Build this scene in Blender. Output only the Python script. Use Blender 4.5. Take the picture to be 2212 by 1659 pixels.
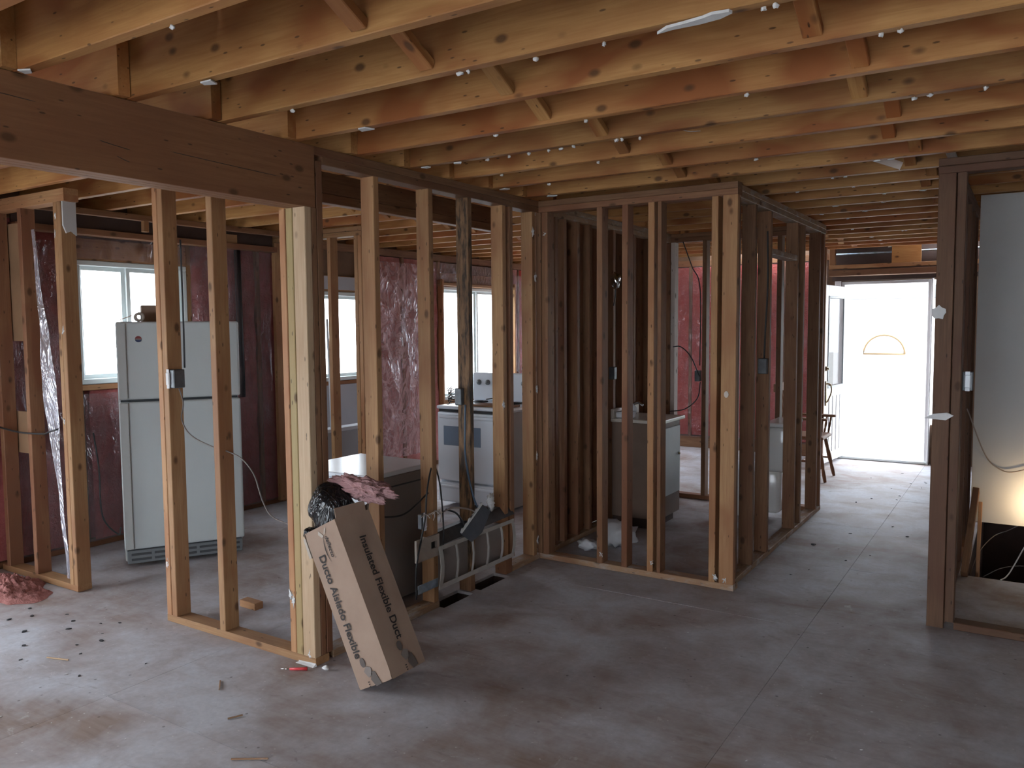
import bpy, bmesh, math, random
from mathutils import Vector, Matrix, noise
random.seed(7)
for _o in list(bpy.data.objects):
    bpy.data.objects.remove(_o)
SC = bpy.context.scene
COL = SC.collection

# ------------------------------------------------------------------ camera
F_PX = 1743.24
cam_d = bpy.data.cameras.new('camera')
cam_d.sensor_fit = 'HORIZONTAL'
cam_d.sensor_width = 36.0
cam_d.lens = F_PX * 36.0 / 2212.0
cam_d.clip_start = 0.05
cam_d.clip_end = 300
cam = bpy.data.objects.new('camera', cam_d)
COL.objects.link(cam)
PITCH, ROLL, YAW = 0.0710296389, -0.00765694364, -0.569057655
_fw = Vector((math.sin(YAW) * math.cos(PITCH), math.cos(YAW) * math.cos(PITCH), -math.sin(PITCH)))
_rt = Vector((math.cos(YAW), -math.sin(YAW), 0))
_up = _rt.cross(_fw)
_r2 = math.cos(ROLL) * _rt + math.sin(ROLL) * _up
_u2 = -math.sin(ROLL) * _rt + math.cos(ROLL) * _up
_m = Matrix((( _r2.x, _u2.x, -_fw.x, 0), (_r2.y, _u2.y, -_fw.y, 0), (_r2.z, _u2.z, -_fw.z, 1.62), (0, 0, 0, 1)))
cam.matrix_world = _m
SC.camera = cam

# ------------------------------------------------------------------ sky and exposure
world = bpy.data.worlds.new('overcast_sky')
SC.world = world
world.use_nodes = True
_bg = world.node_tree.nodes['Background']
_bg.inputs['Color'].default_value = (0.83, 0.91, 1.0, 1)
_bg.inputs['Strength'].default_value = 3.0
SC.view_settings.view_transform = 'Standard'
SC.view_settings.look = 'None'
SC.view_settings.gamma = 1.0
SC.view_settings.use_curve_mapping = False
SC.view_settings.exposure = 2.1

def portal(name, loc, sx, sy, rot):
    """guides sky light sampling through a window opening; gives no light of its own"""
    l = bpy.data.lights.new(name, 'AREA')
    l.shape = 'RECTANGLE'
    l.size = sx
    l.size_y = sy
    l.cycles.is_portal = True
    o = bpy.data.objects.new(name, l)
    o.location = loc
    o.rotation_euler = rot
    COL.objects.link(o)
HP = math.pi / 2
portal('sky_portal', (-6.0, 3.72, 1.67), 0.95, 0.95, (0, -HP, 0))
portal('sky_portal', (-6.0, 5.95, 1.53), 0.9, 0.75, (0, -HP, 0))
portal('sky_portal', (-6.0, 8.35, 1.43), 1.35, 1.5, (0, -HP, 0))
portal('sky_portal', (-6.0, 0.45, 1.1), 2.05, 3.35, (0, -HP, 0))
portal('sky_portal', (-0.6, -3.7, 1.3), 4.05, 1.9, (HP, 0, math.pi))
portal('sky_portal', (-1.42, 10.5, 1.05), 1.05, 2.15, (-HP, 0, math.pi))

# ------------------------------------------------------------------ object helpers
def wm(o):
    if o.parent is None:
        return o.matrix_basis.copy()
    return wm(o.parent) @ o.matrix_parent_inverse @ o.matrix_basis

def attach(o, parent, local=False):
    if parent is not None:
        o.parent = parent
        if not local:
            o.matrix_parent_inverse = wm(parent).inverted()

def tag(o, label=None, cat=None, group=None, kind=None):
    if label: o['label'] = label
    if cat: o['category'] = cat
    if group: o['group'] = group
    if kind: o['kind'] = kind
    return o

def thing(name, label, cat, loc=(0, 0, 0), rz=0.0, group=None, kind=None):
    o = bpy.data.objects.new(name, None)
    o.empty_display_size = 0.1
    o.location = loc
    o.rotation_euler = (0, 0, rz)
    COL.objects.link(o)
    return tag(o, label, cat, group, kind)

def obj(name, verts, faces, mat, parent=None, grain=None, smooth=False, local=False):
    verts = [Vector(v) for v in verts]
    xs = [v.x for v in verts]; ys = [v.y for v in verts]; zs = [v.z for v in verts]
    loc = Vector(((min(xs) + max(xs)) / 2, (min(ys) + max(ys)) / 2, min(zs)))
    me = bpy.data.meshes.new(name)
    me.from_pydata([v - loc for v in verts], [], faces)
    if grain is not None:
        at = me.attributes.new('grain', 'FLOAT_VECTOR', 'POINT')
        flat = []
        for g in grain:
            flat.extend(g)
        at.data.foreach_set('vector', flat)
    me.update()
    if smooth:
        me.polygons.foreach_set('use_smooth', [True] * len(me.polygons))
    me.materials.append(mat)
    o = bpy.data.objects.new(name, me)
    o.location = loc
    COL.objects.link(o)
    attach(o, parent, local)
    return o

class MB:
    """collects shapes into one mesh"""
    def __init__(s):
        s.v = []; s.f = []; s.T = Matrix.Identity(4)
    def add(s, vs, fs):
        b = len(s.v)
        s.v += [s.T @ Vector(v) for v in vs]
        s.f += [tuple(b + i for i in f) for f in fs]
    def box(s, lo, hi):
        x0, y0, z0 = lo; x1, y1, z1 = hi
        s.add([(x0, y0, z0), (x1, y0, z0), (x1, y1, z0), (x0, y1, z0), (x0, y0, z1), (x1, y0, z1), (x1, y1, z1), (x0, y1, z1)],
              [(0, 3, 2, 1), (4, 5, 6, 7), (0, 1, 5, 4), (1, 2, 6, 5), (2, 3, 7, 6), (3, 0, 4, 7)])
    def rbox(s, lo, hi, r=0.01, seg=2):
        bm = bmesh.new()
        bmesh.ops.create_cube(bm, size=1)
        c = [(a + b) / 2 for a, b in zip(lo, hi)]; d = [b - a for a, b in zip(lo, hi)]
        for v in bm.verts:
            v.co = Vector((c[0] + v.co.x * d[0], c[1] + v.co.y * d[1], c[2] + v.co.z * d[2]))
        bmesh.ops.bevel(bm, geom=list(bm.edges), offset=min(r, min(d) * 0.49), segments=seg, profile=0.5, affect='EDGES')
        bm.verts.index_update()
        s.add([v.co.copy() for v in bm.verts], [tuple(v.index for v in f.verts) for f in bm.faces])
        bm.free()
    def tube(s, pts, r, n=8, cap=True):
        pts = [Vector(p) for p in pts]
        rr = r if isinstance(r, (list, tuple)) else [r] * len(pts)
        vs = []; fs = []
        up = None
        for i, p in enumerate(pts):
            d = (pts[min(i + 1, len(pts) - 1)] - pts[max(i - 1, 0)])
            if d.length < 1e-9: d = Vector((0, 0, 1))
            d.normalize()
            if up is None:
                up = Vector((0, 0, 1)) if abs(d.z) < 0.9 else Vector((1, 0, 0))
            a = d.cross(up)
            if a.length < 1e-6: a = d.cross(Vector((0, 1, 0)))
            a.normalize()
            b = a.cross(d).normalized()
            up = b
            for k in range(n):
                t = 2 * math.pi * k / n
                vs.append(p + rr[i] * (math.cos(t) * a + math.sin(t) * b))
        for i in range(len(pts) - 1):
            for k in range(n):
                fs.append((i * n + k, i * n + (k + 1) % n, (i + 1) * n + (k + 1) % n, (i + 1) * n + k))
        if cap:
            fs.append(tuple(reversed(range(n))))
            fs.append(tuple(range((len(pts) - 1) * n, len(pts) * n)))
        s.add(vs, fs)
    def lathe(s, prof, n=20, sx=1.0, sy=1.0, c=(0, 0)):
        vs = []; fs = []
        for r, z in prof:
            for k in range(n):
                t = 2 * math.pi * k / n
                vs.append((c[0] + r * sx * math.cos(t), c[1] + r * sy * math.sin(t), z))
        for i in range(len(prof) - 1):
            for k in range(n):
                fs.append((i * n + k, i * n + (k + 1) % n, (i + 1) * n + (k + 1) % n, (i + 1) * n + k))
        fs.append(tuple(reversed(range(n))))
        fs.append(tuple(range((len(prof) - 1) * n, len(prof) * n)))
        s.add(vs, fs)
    def poly(s, pts, off):
        """flat outline thickened by the vector off"""
        n = len(pts); off = Vector(off)
        vs = [Vector(p) for p in pts] + [Vector(p) + off for p in pts]
        fs = [tuple(reversed(range(n))), tuple(range(n, 2 * n))]
        for k in range(n):
            fs.append((k, (k + 1) % n, n + (k + 1) % n, n + k))
        s.add(vs, fs)
    def build(s, name, mat, parent=None, smooth=False, local=False):
        return obj(name, s.v, s.f, mat, parent, None, smooth, local)

def smooth_path(pts, n=8):
    """Catmull-Rom through the points"""
    P = [Vector(p) for p in pts]
    P = [2 * P[0] - P[1]] + P + [2 * P[-1] - P[-2]]
    out = []
    for i in range(1, len(P) - 2):
        for k in range(n):
            t = k / n
            a, b, c, d = P[i - 1], P[i], P[i + 1], P[i + 2]
            out.append(0.5 * ((2 * b) + (c - a) * t + (2 * a - 5 * b + 4 * c - d) * t * t + (3 * b - 3 * c + d - a) * t ** 3))
    out.append(P[-2])
    return out

def prism(name, p0, p1, wu, wv, u, mat, parent=None, ch=0.003, jit=0.0015, local=False):
    """a sawn timber: chamfered prism from p0 to p1, wu wide along u, wv along the third axis"""
    p0 = Vector(p0); p1 = Vector(p1)
    ax = (p1 - p0); L = ax.length; ax.normalize()
    u = Vector(u); u = (u - ax * u.dot(ax)).normalized()
    v = ax.cross(u)
    a, b = wu / 2, wv / 2
    sec = [(a - ch, b), (a, b - ch), (a, -b + ch), (a - ch, -b), (-a + ch, -b), (-a, -b + ch), (-a, b - ch), (-a + ch, b)]
    off = Vector((random.uniform(-40, 40), random.uniform(-40, 40), random.uniform(-40, 40)))
    vs = []; gr = []
    for t, p in ((0, p0), (L, p1)):
        ju, jv = random.uniform(-jit, jit), random.uniform(-jit, jit)
        for su, sv in sec:
            vs.append(p + u * (su + ju) + v * (sv + jv))
            gr.append((t + off.x, su + off.y, sv + off.z))
    # sections run clockwise seen along the axis
    fs = [tuple(range(8)), tuple(range(15, 7, -1))]
    for k in range(8):
        fs.append(((k + 1) % 8, k, 8 + k, 8 + (k + 1) % 8))
    return obj(name, vs, fs, mat, parent, gr, False, local)

def member(name, lo, hi, mat, parent=None, ch=0.003, jit=0.0015):
    lo = Vector(lo); hi = Vector(hi); d = hi - lo; c = (lo + hi) / 2
    k = max(range(3), key=lambda i: d[i])
    p0 = c.copy(); p1 = c.copy(); p0[k] = lo[k]; p1[k] = hi[k]
    ui = (k + 1) % 3; vi = (k + 2) % 3
    u = Vector((0, 0, 0)); u[ui] = 1
    return prism(name, p0, p1, d[ui], d[vi], u, mat, parent, ch, jit)

def cut_rects(u0, u1, v0, v1, holes):
    """a rectangle minus holes, as a list of rectangles"""
    us = sorted({u0, u1, *[min(max(h[i], u0), u1) for h in holes for i in (0, 1)]})
    vs = sorted({v0, v1, *[min(max(h[i], v0), v1) for h in holes for i in (2, 3)]})
    out = []
    for i in range(len(us) - 1):
        for j in range(len(vs) - 1):
            cu, cv = (us[i] + us[i + 1]) / 2, (vs[j] + vs[j + 1]) / 2
            if not any(h[0] < cu < h[1] and h[2] < cv < h[3] for h in holes):
                out.append((us[i], us[i + 1], vs[j], vs[j + 1]))
    return out

def holed(name, ax, c0, c1, u0, u1, v0, v1, holes, mat, parent):
    mb = MB()
    for a, b, c, d in cut_rects(u0, u1, v0, v1, holes):
        if ax == 'x': mb.box((c0, a, c), (c1, b, d))
        elif ax == 'y': mb.box((a, c0, c), (b, c1, d))
        else: mb.box((a, c, c0), (b, d, c1))
    return mb.build(name, mat, parent)

def blob(name, c, r, mat, parent=None, rough=0.35, freq=2.0, sub=2, seed=0, flat=None):
    """a lumpy rounded scrap"""
    bm = bmesh.new()
    bmesh.ops.create_icosphere(bm, subdivisions=sub, radius=1)
    r = (r, r, r) if not isinstance(r, (list, tuple)) else r
    for v in bm.verts:
        k = 1 + rough * noise.noise(v.co * freq + Vector((seed * 7.3, seed * 3.1, seed)))
        if sub > 2:
            k += rough * 0.5 * noise.noise(v.co * freq * 3 + Vector((seed, 9, 4)))
        v.co = Vector((v.co.x * r[0] * k, v.co.y * r[1] * k, v.co.z * r[2] * k))
        if flat is not None and v.co.z < flat: v.co.z = flat
    bm.verts.index_update()
    vs = [v.co + Vector(c) for v in bm.verts]; fs = [tuple(v.index for v in f.verts) for f in bm.faces]
    bm.free()
    return obj(name, vs, fs, mat, parent, None, True)

# ------------------------------------------------------------------ materials
class NT:
    def __init__(s, name):
        s.m = bpy.data.materials.new(name); s.m.use_nodes = True
        s.t = s.m.node_tree; s.n = s.t.nodes
        s.b = s.n['Principled BSDF']
    def node(s, typ, **kw):
        nd = s.n.new(typ)
        for k, v in kw.items():
            if k.startswith('i_'):
                nd.inputs[k[2:].replace('_', ' ')].default_value = v
            else: setattr(nd, k, v)
        return nd
    def link(s, a, b): s.t.links.new(a, b)
    def scale(s, src, xyz):
        nd = s.node('ShaderNodeVectorMath', operation='MULTIPLY'); s.link(src, nd.inputs[0]); nd.inputs[1].default_value = xyz
        return nd.outputs[0]
    def noise(s, src, sc, det=3.0, rough=0.55, dist=0.0):
        nd = s.node('ShaderNodeTexNoise'); s.link(src, nd.inputs['Vector'])
        nd.inputs['Scale'].default_value = sc; nd.inputs['Detail'].default_value = det
        nd.inputs['Roughness'].default_value = rough; nd.inputs['Distortion'].default_value = dist
        return nd.outputs['Fac']
    def voro(s, src, sc):
        nd = s.node('ShaderNodeTexVoronoi'); s.link(src, nd.inputs['Vector']); nd.inputs['Scale'].default_value = sc
        return nd.outputs['Distance']
    def rng(s, src, a, b, c=0.0, d=1.0):
        nd = s.node('ShaderNodeMapRange'); nd.clamp = True
        s.link(src, nd.inputs['Value'])
        for k, v in zip(('From Min', 'From Max', 'To Min', 'To Max'), (a, b, c, d)): nd.inputs[k].default_value = v
        return nd.outputs[0]
    def mix(s, fac, a, b, blend='MIX'):
        nd = s.node('ShaderNodeMix', data_type='RGBA', blend_type=blend)
        for sock, val in ((nd.inputs[0], fac), (nd.inputs[6], a), (nd.inputs[7], b)):
            if hasattr(val, 'is_output'): s.link(val, sock)
            elif isinstance(val, (int, float)): sock.default_value = val
            else: sock.default_value = (*val, 1) if len(val) == 3 else val
        return nd.outputs[2]
    def math(s, op, a, b):
        nd = s.node('ShaderNodeMath', operation=op)
        for sock, val in ((nd.inputs[0], a), (nd.inputs[1], b)):
            if hasattr(val, 'is_output'): s.link(val, sock)
            else: sock.default_value = val
        return nd.outputs[0]
    def bump(s, h, strength=0.3, dist=0.005):
        nd = s.node('ShaderNodeBump'); s.link(h, nd.inputs['Height']); nd.inputs['Strength'].default_value = strength; nd.inputs['Distance'].default_value = dist
        s.link(nd.outputs[0], s.b.inputs['Normal'])
    def set(s, col=None, rough=None, metal=None, spec=None):
        if col is not None:
            if hasattr(col, 'is_output'): s.link(col, s.b.inputs['Base Color'])
            else: s.b.inputs['Base Color'].default_value = (*col, 1)
        if rough is not None:
            if hasattr(rough, 'is_output'): s.link(rough, s.b.inputs['Roughness'])
            else: s.b.inputs['Roughness'].default_value = rough
        if metal is not None: s.b.inputs['Metallic'].default_value = metal
        if spec is not None: s.b.inputs['Specular IOR Level'].default_value = spec
        return s.m
    def pos(s): return s.node('ShaderNodeNewGeometry').outputs['Position']
    def objc(s): return s.node('ShaderNodeTexCoord').outputs['Object']
    def rand(s): return s.node('ShaderNodeObjectInfo').outputs['Random']

def wood(name, light, dark, red, knot=(0.07, 0.03, 0.012), dust=0.0, redness=0.75, burnt=False, lo=0.75, hi=1.2):
    n = NT(name)
    g = n.node('ShaderNodeAttribute', attribute_name='grain').outputs['Vector']
    rnd = n.rand()
    streak = n.noise(n.scale(g, (1.4, 26, 26)), 3.0, 4.0, 0.6, 0.6)
    c = n.mix(n.rng(streak, 0.3, 0.72), light, dark)
    blot = n.noise(n.scale(g, (1.1, 3.0, 3.0)), 1.5, 2.0, 0.5, 0.8)
    r2 = n.math('ADD', n.rng(blot, 0.42, 0.66, 0, redness), n.rng(rnd, 0.55, 1.0, 0.0, 0.45))
    c = n.mix(n.math('MINIMUM', r2, 1.0), c, red)
    kn = n.voro(n.scale(g, (5.5, 9.5, 9.5)), 1.0)
    c = n.mix(n.rng(kn, 0.09, 0.18, 0.8, 0.0), c, knot)
    holes = n.voro(n.scale(g, (9, 30, 30)), 1.0)
    c = n.mix(n.rng(holes, 0.08, 0.12, 0.7, 0.0), c, (0.03, 0.015, 0.008))
    c = n.mix(1.0, c, n.mix(rnd, (lo, lo, lo), (hi, hi, hi)), 'MULTIPLY')
    if burnt:
        bb = n.noise(n.scale(g, (1.5, 10, 10)), 3.0, 4.0, 0.7)
        c = n.mix(n.rng(bb, 0.45, 0.6), c, (0.035, 0.022, 0.014))
    if dust:
        dd = n.noise(n.scale(g, (3, 8, 8)), 2.5, 4.0, 0.7)
        c = n.mix(n.rng(dd, 0.5, 0.75, 0, dust), c, (0.42, 0.40, 0.38))
    n.bump(streak, 0.15, 0.002)
    return n.set(c, 0.62, spec=0.3)

M = {}
M['stud'] = wood('stud_wood', (0.44, 0.258, 0.125), (0.325, 0.165, 0.077), (0.285, 0.125, 0.058))
M['joist'] = wood('joist_wood', (0.50, 0.268, 0.098), (0.385, 0.182, 0.062), (0.275, 0.092, 0.028), redness=1.0)
M['old'] = wood('old_stud_wood', (0.31, 0.165, 0.085), (0.20, 0.096, 0.050), (0.20, 0.082, 0.043), lo=0.68, hi=1.08)
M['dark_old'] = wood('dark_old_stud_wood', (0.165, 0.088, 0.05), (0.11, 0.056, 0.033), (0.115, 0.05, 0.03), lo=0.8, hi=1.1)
M['pale'] = wood('pale_stud_wood', (0.52, 0.385, 0.255), (0.42, 0.29, 0.175), (0.36, 0.21, 0.11), redness=0.4)
M['dusty'] = wood('dusty_plate_wood', (0.42, 0.28, 0.17), (0.28, 0.17, 0.10), (0.26, 0.14, 0.08), dust=0.9)
M['beam'] = wood('beam_wood', (0.26, 0.125, 0.06), (0.20, 0.088, 0.04), (0.19, 0.08, 0.04), redness=0.5, lo=1, hi=1)
M['burnt'] = wood('charred_stud_wood', (0.34, 0.20, 0.10), (0.20, 0.11, 0.055), (0.16, 0.08, 0.04), burnt=True)
M['green'] = wood('treated_stud_wood', (0.36, 0.275, 0.13), (0.29, 0.215, 0.095), (0.33, 0.22, 0.10), redness=0.5)
M['deck'] = wood('deck_wood', (0.46, 0.32, 0.15), (0.36, 0.235, 0.10), (0.32, 0.19, 0.08))
M['white_wood'] = wood('painted_stud_wood', (0.62, 0.55, 0.50), (0.52, 0.44, 0.40), (0.50, 0.38, 0.33))
M['chair_wood'] = wood('chair_wood', (0.24, 0.11, 0.055), (0.15, 0.065, 0.03), (0.18, 0.07, 0.03))

def plain(name, col, rough=0.6, metal=0.0, spec=0.5, var=0.0, vs=6.0, bump=0.0, bs=40.0):
    n = NT(name)
    c = col
    if var:
        f = n.noise(n.objc(), vs, 4.0, 0.6)
        c = n.mix(n.rng(f, 0.3, 0.7), tuple(x * (1 - var) for x in col), tuple(min(1, x * (1 + var)) for x in col))
    if bump: n.bump(n.noise(n.objc(), bs, 4.0, 0.65), bump, 0.01)
    return n.set(c, rough, metal, spec)

M['enamel'] = plain('white_enamel', (0.72, 0.77, 0.84), 0.28, var=0.03, vs=2)
M['fridge'] = plain('fridge_white', (0.50, 0.545, 0.55), 0.42, var=0.04, vs=1.5, bump=0.04, bs=250)
M['fridge_side'] = plain('fridge_side_grey', (0.43, 0.45, 0.44), 0.5, var=0.05)
M['gasket'] = plain('dark_gasket', (0.05, 0.055, 0.06), 0.6)
M['vent'] = plain('grey_vent', (0.16, 0.175, 0.185), 0.5)
M['oven_glass'] = plain('oven_window_grey', (0.20, 0.26, 0.35), 0.15)
M['black'] = plain('black_plastic', (0.018, 0.018, 0.02), 0.5)
M['abs'] = plain('black_pipe', (0.02, 0.02, 0.024), 0.4)
M['steel_box'] = plain('grey_steel_box', (0.13, 0.14, 0.15), 0.5, 0.6, var=0.2, vs=20)
M['galv'] = plain('galvanised_steel', (0.40, 0.50, 0.60), 0.38, 0.7, var=0.25, vs=25)
M['duct'] = plain('dull_duct_steel', (0.10, 0.10, 0.105), 0.5, 0.5, var=0.3, vs=10)
M['grille'] = plain('beige_painted_steel', (0.42, 0.40, 0.37), 0.5, var=0.12, vs=10)
M['plaster'] = plain('white_plaster', (0.66, 0.66, 0.66), 0.9, var=0.06, vs=30, bump=0.3, bs=60)
M['drywall'] = plain('grey_drywall', (0.50, 0.50, 0.495), 0.85, var=0.05, vs=1.5)
M['drywall_back'] = plain('drywall_dark_back', (0.075, 0.08, 0.095), 0.85, var=0.2, vs=8)
M['beige_scrap'] = plain('beige_drywall_scrap', (0.36, 0.31, 0.265), 0.85, var=0.12, vs=12)
M['ivory'] = plain('painted_wall', (0.47, 0.48, 0.52), 0.8, var=0.05, vs=2)
M['halfwall'] = plain('half_wall_paint', (0.30, 0.29, 0.30), 0.8, var=0.06, vs=2)
M['bounce_wall'] = plain('pale_bounce_wall', (0.74, 0.72, 0.69), 0.85, var=0.04, vs=1)  # for the unseen back and right walls, kept pale to bounce fill light
M['vinyl'] = plain('window_vinyl', (0.70, 0.76, 0.76), 0.4)
M['door_white'] = plain('door_paint', (0.74, 0.72, 0.73), 0.45, var=0.03, vs=2)
M['porcelain'] = plain('porcelain', (0.72, 0.72, 0.71), 0.15)
M['vanity'] = plain('vanity_brown_panel', (0.165, 0.105, 0.075), 0.6, var=0.15, vs=3)
M['vanity_white'] = plain('vanity_white_door', (0.50, 0.54, 0.56), 0.5, var=0.08, vs=3)
M['counter'] = plain('cream_counter', (0.55, 0.49, 0.43), 0.35, var=0.08, vs=8)
M['cable_black'] = plain('black_cable', (0.02, 0.02, 0.022), 0.5)
M['cable_grey'] = plain('grey_cable', (0.30, 0.25, 0.22), 0.55)
M['cable_brown'] = plain('brown_grey_cable', (0.13, 0.105, 0.095), 0.55)
M['cable_white'] = plain('white_cable', (0.55, 0.50, 0.45), 0.5)
M['cable_blue'] = plain('blue_cable', (0.05, 0.085, 0.13), 0.4)
M['red'] = plain('red_plastic', (0.65, 0.05, 0.06), 0.4)
M['print'] = plain('brown_black_print', (0.022, 0.016, 0.014), 0.7)
M['print_grey'] = plain('grey_print', (0.10, 0.08, 0.07), 0.7)
M['print_mid'] = plain('grey_brown_print', (0.20, 0.165, 0.145), 0.7)
M['tape'] = plain('shiny_tape', (0.42, 0.36, 0.30), 0.12)
M['kraft'] = plain('kraft_board', (0.30, 0.175, 0.095), 0.8, var=0.18, vs=3)
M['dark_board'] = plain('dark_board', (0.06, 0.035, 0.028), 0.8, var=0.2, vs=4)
M['sheath'] = plain('sheathing_board', (0.20, 0.12, 0.075), 0.8, var=0.2, vs=3)
M['blackboard'] = plain('black_debris', (0.03, 0.03, 0.035), 0.8)
M['paper'] = plain('white_paper', (0.60, 0.60, 0.62), 0.8, var=0.06, vs=10)
M['brass'] = plain('dark_brass', (0.22, 0.16, 0.09), 0.35, 0.8)
M['chrome'] = plain('chrome', (0.7, 0.7, 0.72), 0.12, 1.0)
M['badge_red'] = plain('badge_red', (0.20, 0.03, 0.035), 0.3)
M['badge_blue'] = plain('badge_blue', (0.03, 0.05, 0.13), 0.3)
M['grass'] = plain('lawn_green', (0.10, 0.30, 0.10), 0.9, var=0.3, vs=8)
M['concrete'] = plain('pale_concrete', (0.60, 0.58, 0.55), 0.9, var=0.1, vs=1)
M['brick_red'] = plain('red_brick', (0.45, 0.14, 0.09), 0.9)

def m_cardboard():
    n = NT('cardboard'); o = n.objc()
    f = n.noise(o, 5.0, 4.0, 0.6)
    c = n.mix(n.rng(f, 0.3, 0.7), (0.285, 0.195, 0.145), (0.345, 0.245, 0.185))
    n.bump(n.noise(o, 14, 3.0, 0.6), 0.12, 0.006)
    return n.set(c, 0.75, spec=0.25)
M['cardboard'] = m_cardboard()

def m_bag():
    n = NT('black_bag'); o = n.objc()
    w = n.noise(n.scale(o, (1.6, 1.6, 0.5)), 11, 2.0, 0.5, 1.5)
    n.bump(n.math('ABSOLUTE', n.math('SUBTRACT', w, 0.5), 0), 0.8, 0.06)
    return n.set((0.008, 0.008, 0.010), 0.2, spec=0.55)
M['bag'] = m_bag()

def m_insul(name, a, b):
    n = NT(name); o = n.objc()
    f = n.noise(o, 9, 5.0, 0.7)
    c = n.mix(n.rng(f, 0.3, 0.7), a, b)
    n.bump(n.noise(o, 45, 5.0, 0.75), 0.8, 0.02)
    return n.set(c, 0.95, spec=0.1)
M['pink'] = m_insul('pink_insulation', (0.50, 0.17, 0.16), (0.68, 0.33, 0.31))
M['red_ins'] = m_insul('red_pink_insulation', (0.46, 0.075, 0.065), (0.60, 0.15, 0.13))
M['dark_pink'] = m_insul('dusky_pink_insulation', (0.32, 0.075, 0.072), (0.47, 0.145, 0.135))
M['heap'] = m_insul('dusty_pink_insulation', (0.26, 0.10, 0.085), (0.46, 0.21, 0.19))
M['tuft'] = m_insul('insulation_tuft', (0.50, 0.27, 0.27), (0.70, 0.44, 0.44))

def m_plastic(name, opac, tint, rough=0.16):
    n = NT(name); o = n.pos()
    f0 = n.noise(n.scale(o, (1, 1, 0.45)), 7.0, 3.0, 0.6, 2.0)
    f = n.math('MULTIPLY', n.math('ABSOLUTE', n.math('SUBTRACT', f0, 0.5), 0), 3.0)
    out = n.n['Material Output']
    tr = n.node('ShaderNodeBsdfTransparent'); tr.inputs['Color'].default_value = (0.93, 0.91, 0.92, 1)
    gl = n.node('ShaderNodeBsdfGlossy'); gl.inputs['Roughness'].default_value = rough; gl.inputs['Color'].default_value = (0.9, 0.9, 0.95, 1)
    df = n.node('ShaderNodeBsdfDiffuse'); df.inputs['Color'].default_value = (*tint, 1)
    bp = n.node('ShaderNodeBump'); bp.inputs['Strength'].default_value = 0.6; bp.inputs['Distance'].default_value = 0.04
    n.link(f, bp.inputs['Height'])
    n.link(bp.outputs[0], gl.inputs['Normal'])
    m1 = n.node('ShaderNodeMixShader'); n.link(tr.outputs[0], m1.inputs[1]); n.link(df.outputs[0], m1.inputs[2])
    n.link(n.rng(f, 0.0, 0.35, opac, opac * 0.35), m1.inputs[0])
    m2 = n.node('ShaderNodeMixShader'); n.link(m1.outputs[0], m2.inputs[1]); n.link(gl.outputs[0], m2.inputs[2])
    lw = n.node('ShaderNodeFresnel'); lw.inputs['IOR'].default_value = 1.45; n.link(bp.outputs[0], lw.inputs['Normal'])
    n.link(n.math('MULTIPLY', lw.outputs[0], 0.75), m2.inputs[0])
    n.link(m2.outputs[0], out.inputs['Surface'])
    return n.m
M['poly'] = m_plastic('clear_poly_sheet', 0.22, (0.55, 0.42, 0.44))
M['poly_thin'] = m_plastic('thin_poly_sheet', 0.10, (0.60, 0.42, 0.42))
M['poly_blue'] = m_plastic('bluish_poly_strip', 0.6, (0.46, 0.43, 0.56), 0.38)
M['poly_pink'] = m_plastic('milky_poly_sheet', 0.62, (0.78, 0.50, 0.49))

def m_glass():
    n = NT('window_glass'); out = n.n['Material Output']
    tr = n.node('ShaderNodeBsdfTransparent'); gl = n.node('ShaderNodeBsdfGlossy'); gl.inputs['Roughness'].default_value = 0.02
    mx = n.node('ShaderNodeMixShader'); mx.inputs[0].default_value = 0.06
    n.link(tr.outputs[0], mx.inputs[1]); n.link(gl.outputs[0], mx.inputs[2]); n.link(mx.outputs[0], out.inputs['Surface'])
    return n.m
M['glass'] = m_glass()

def m_floor():
    n = NT('dusty_plywood'); p = n.pos(); rnd = n.rand()
    big = n.noise(p, 0.75, 4.0, 0.6, 0.6)
    mid = n.noise(p, 3.0, 5.0, 0.65, 0.4)
    fine = n.noise(p, 38.0, 3.0, 0.6)
    ply = n.mix(n.rng(n.noise(n.scale(p, (1.5, 14, 1)), 3, 4, 0.6), 0.3, 0.7), (0.25, 0.185, 0.16), (0.32, 0.25, 0.22))
    dust = n.mix(n.rng(fine, 0.3, 0.7), (0.47, 0.485, 0.535), (0.56, 0.575, 0.625))
    amt = n.math('ADD', n.rng(big, 0.36, 0.6, 0.05, 0.8), n.rng(mid, 0.35, 0.68, -0.25, 0.4))
    c = n.mix(n.math('MINIMUM', n.math('MAXIMUM', amt, 0.0), 1.0), ply, dust)
    c = n.mix(n.rng(n.noise(p, 7.0, 5.0, 0.75, 0.8), 0.62, 0.72, 0, 0.6), c, (0.60, 0.60, 0.61))
    c = n.mix(n.rng(n.noise(n.scale(p, (1.0, 2.2, 1)), 4.5, 6.0, 0.75, 1.0), 0.60, 0.74, 0, 0.55), c, (0.15, 0.125, 0.115))
    c = n.mix(n.rng(n.voro(p, 9.0), 0.04, 0.07, 0.6, 0.0), c, (0.07, 0.06, 0.055))
    c = n.mix(n.rng(n.voro(n.scale(p, (1.0, 1.3, 1)), 17.0), 0.05, 0.08, 0.7, 0.0), c, (0.66, 0.66, 0.66))
    c = n.mix(1.0, c, n.mix(rnd, (0.93, 0.93, 0.93), (1.05, 1.04, 1.03)), 'MULTIPLY')
    n.bump(mid, 0.15, 0.004)
    return n.set(c, 0.62, spec=0.35)
M['floor'] = m_floor()

# ------------------------------------------------------------------ dimensions
T = 0.041; D = 0.089
ZS = 0.04; ZP = 2.387; ZT = 2.467; ZJ = 2.702
XW = -5.82            # inner face of the left outer wall
YF = 10.28            # inner face of the front wall
YB = -3.5; XR = 3.5

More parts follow.
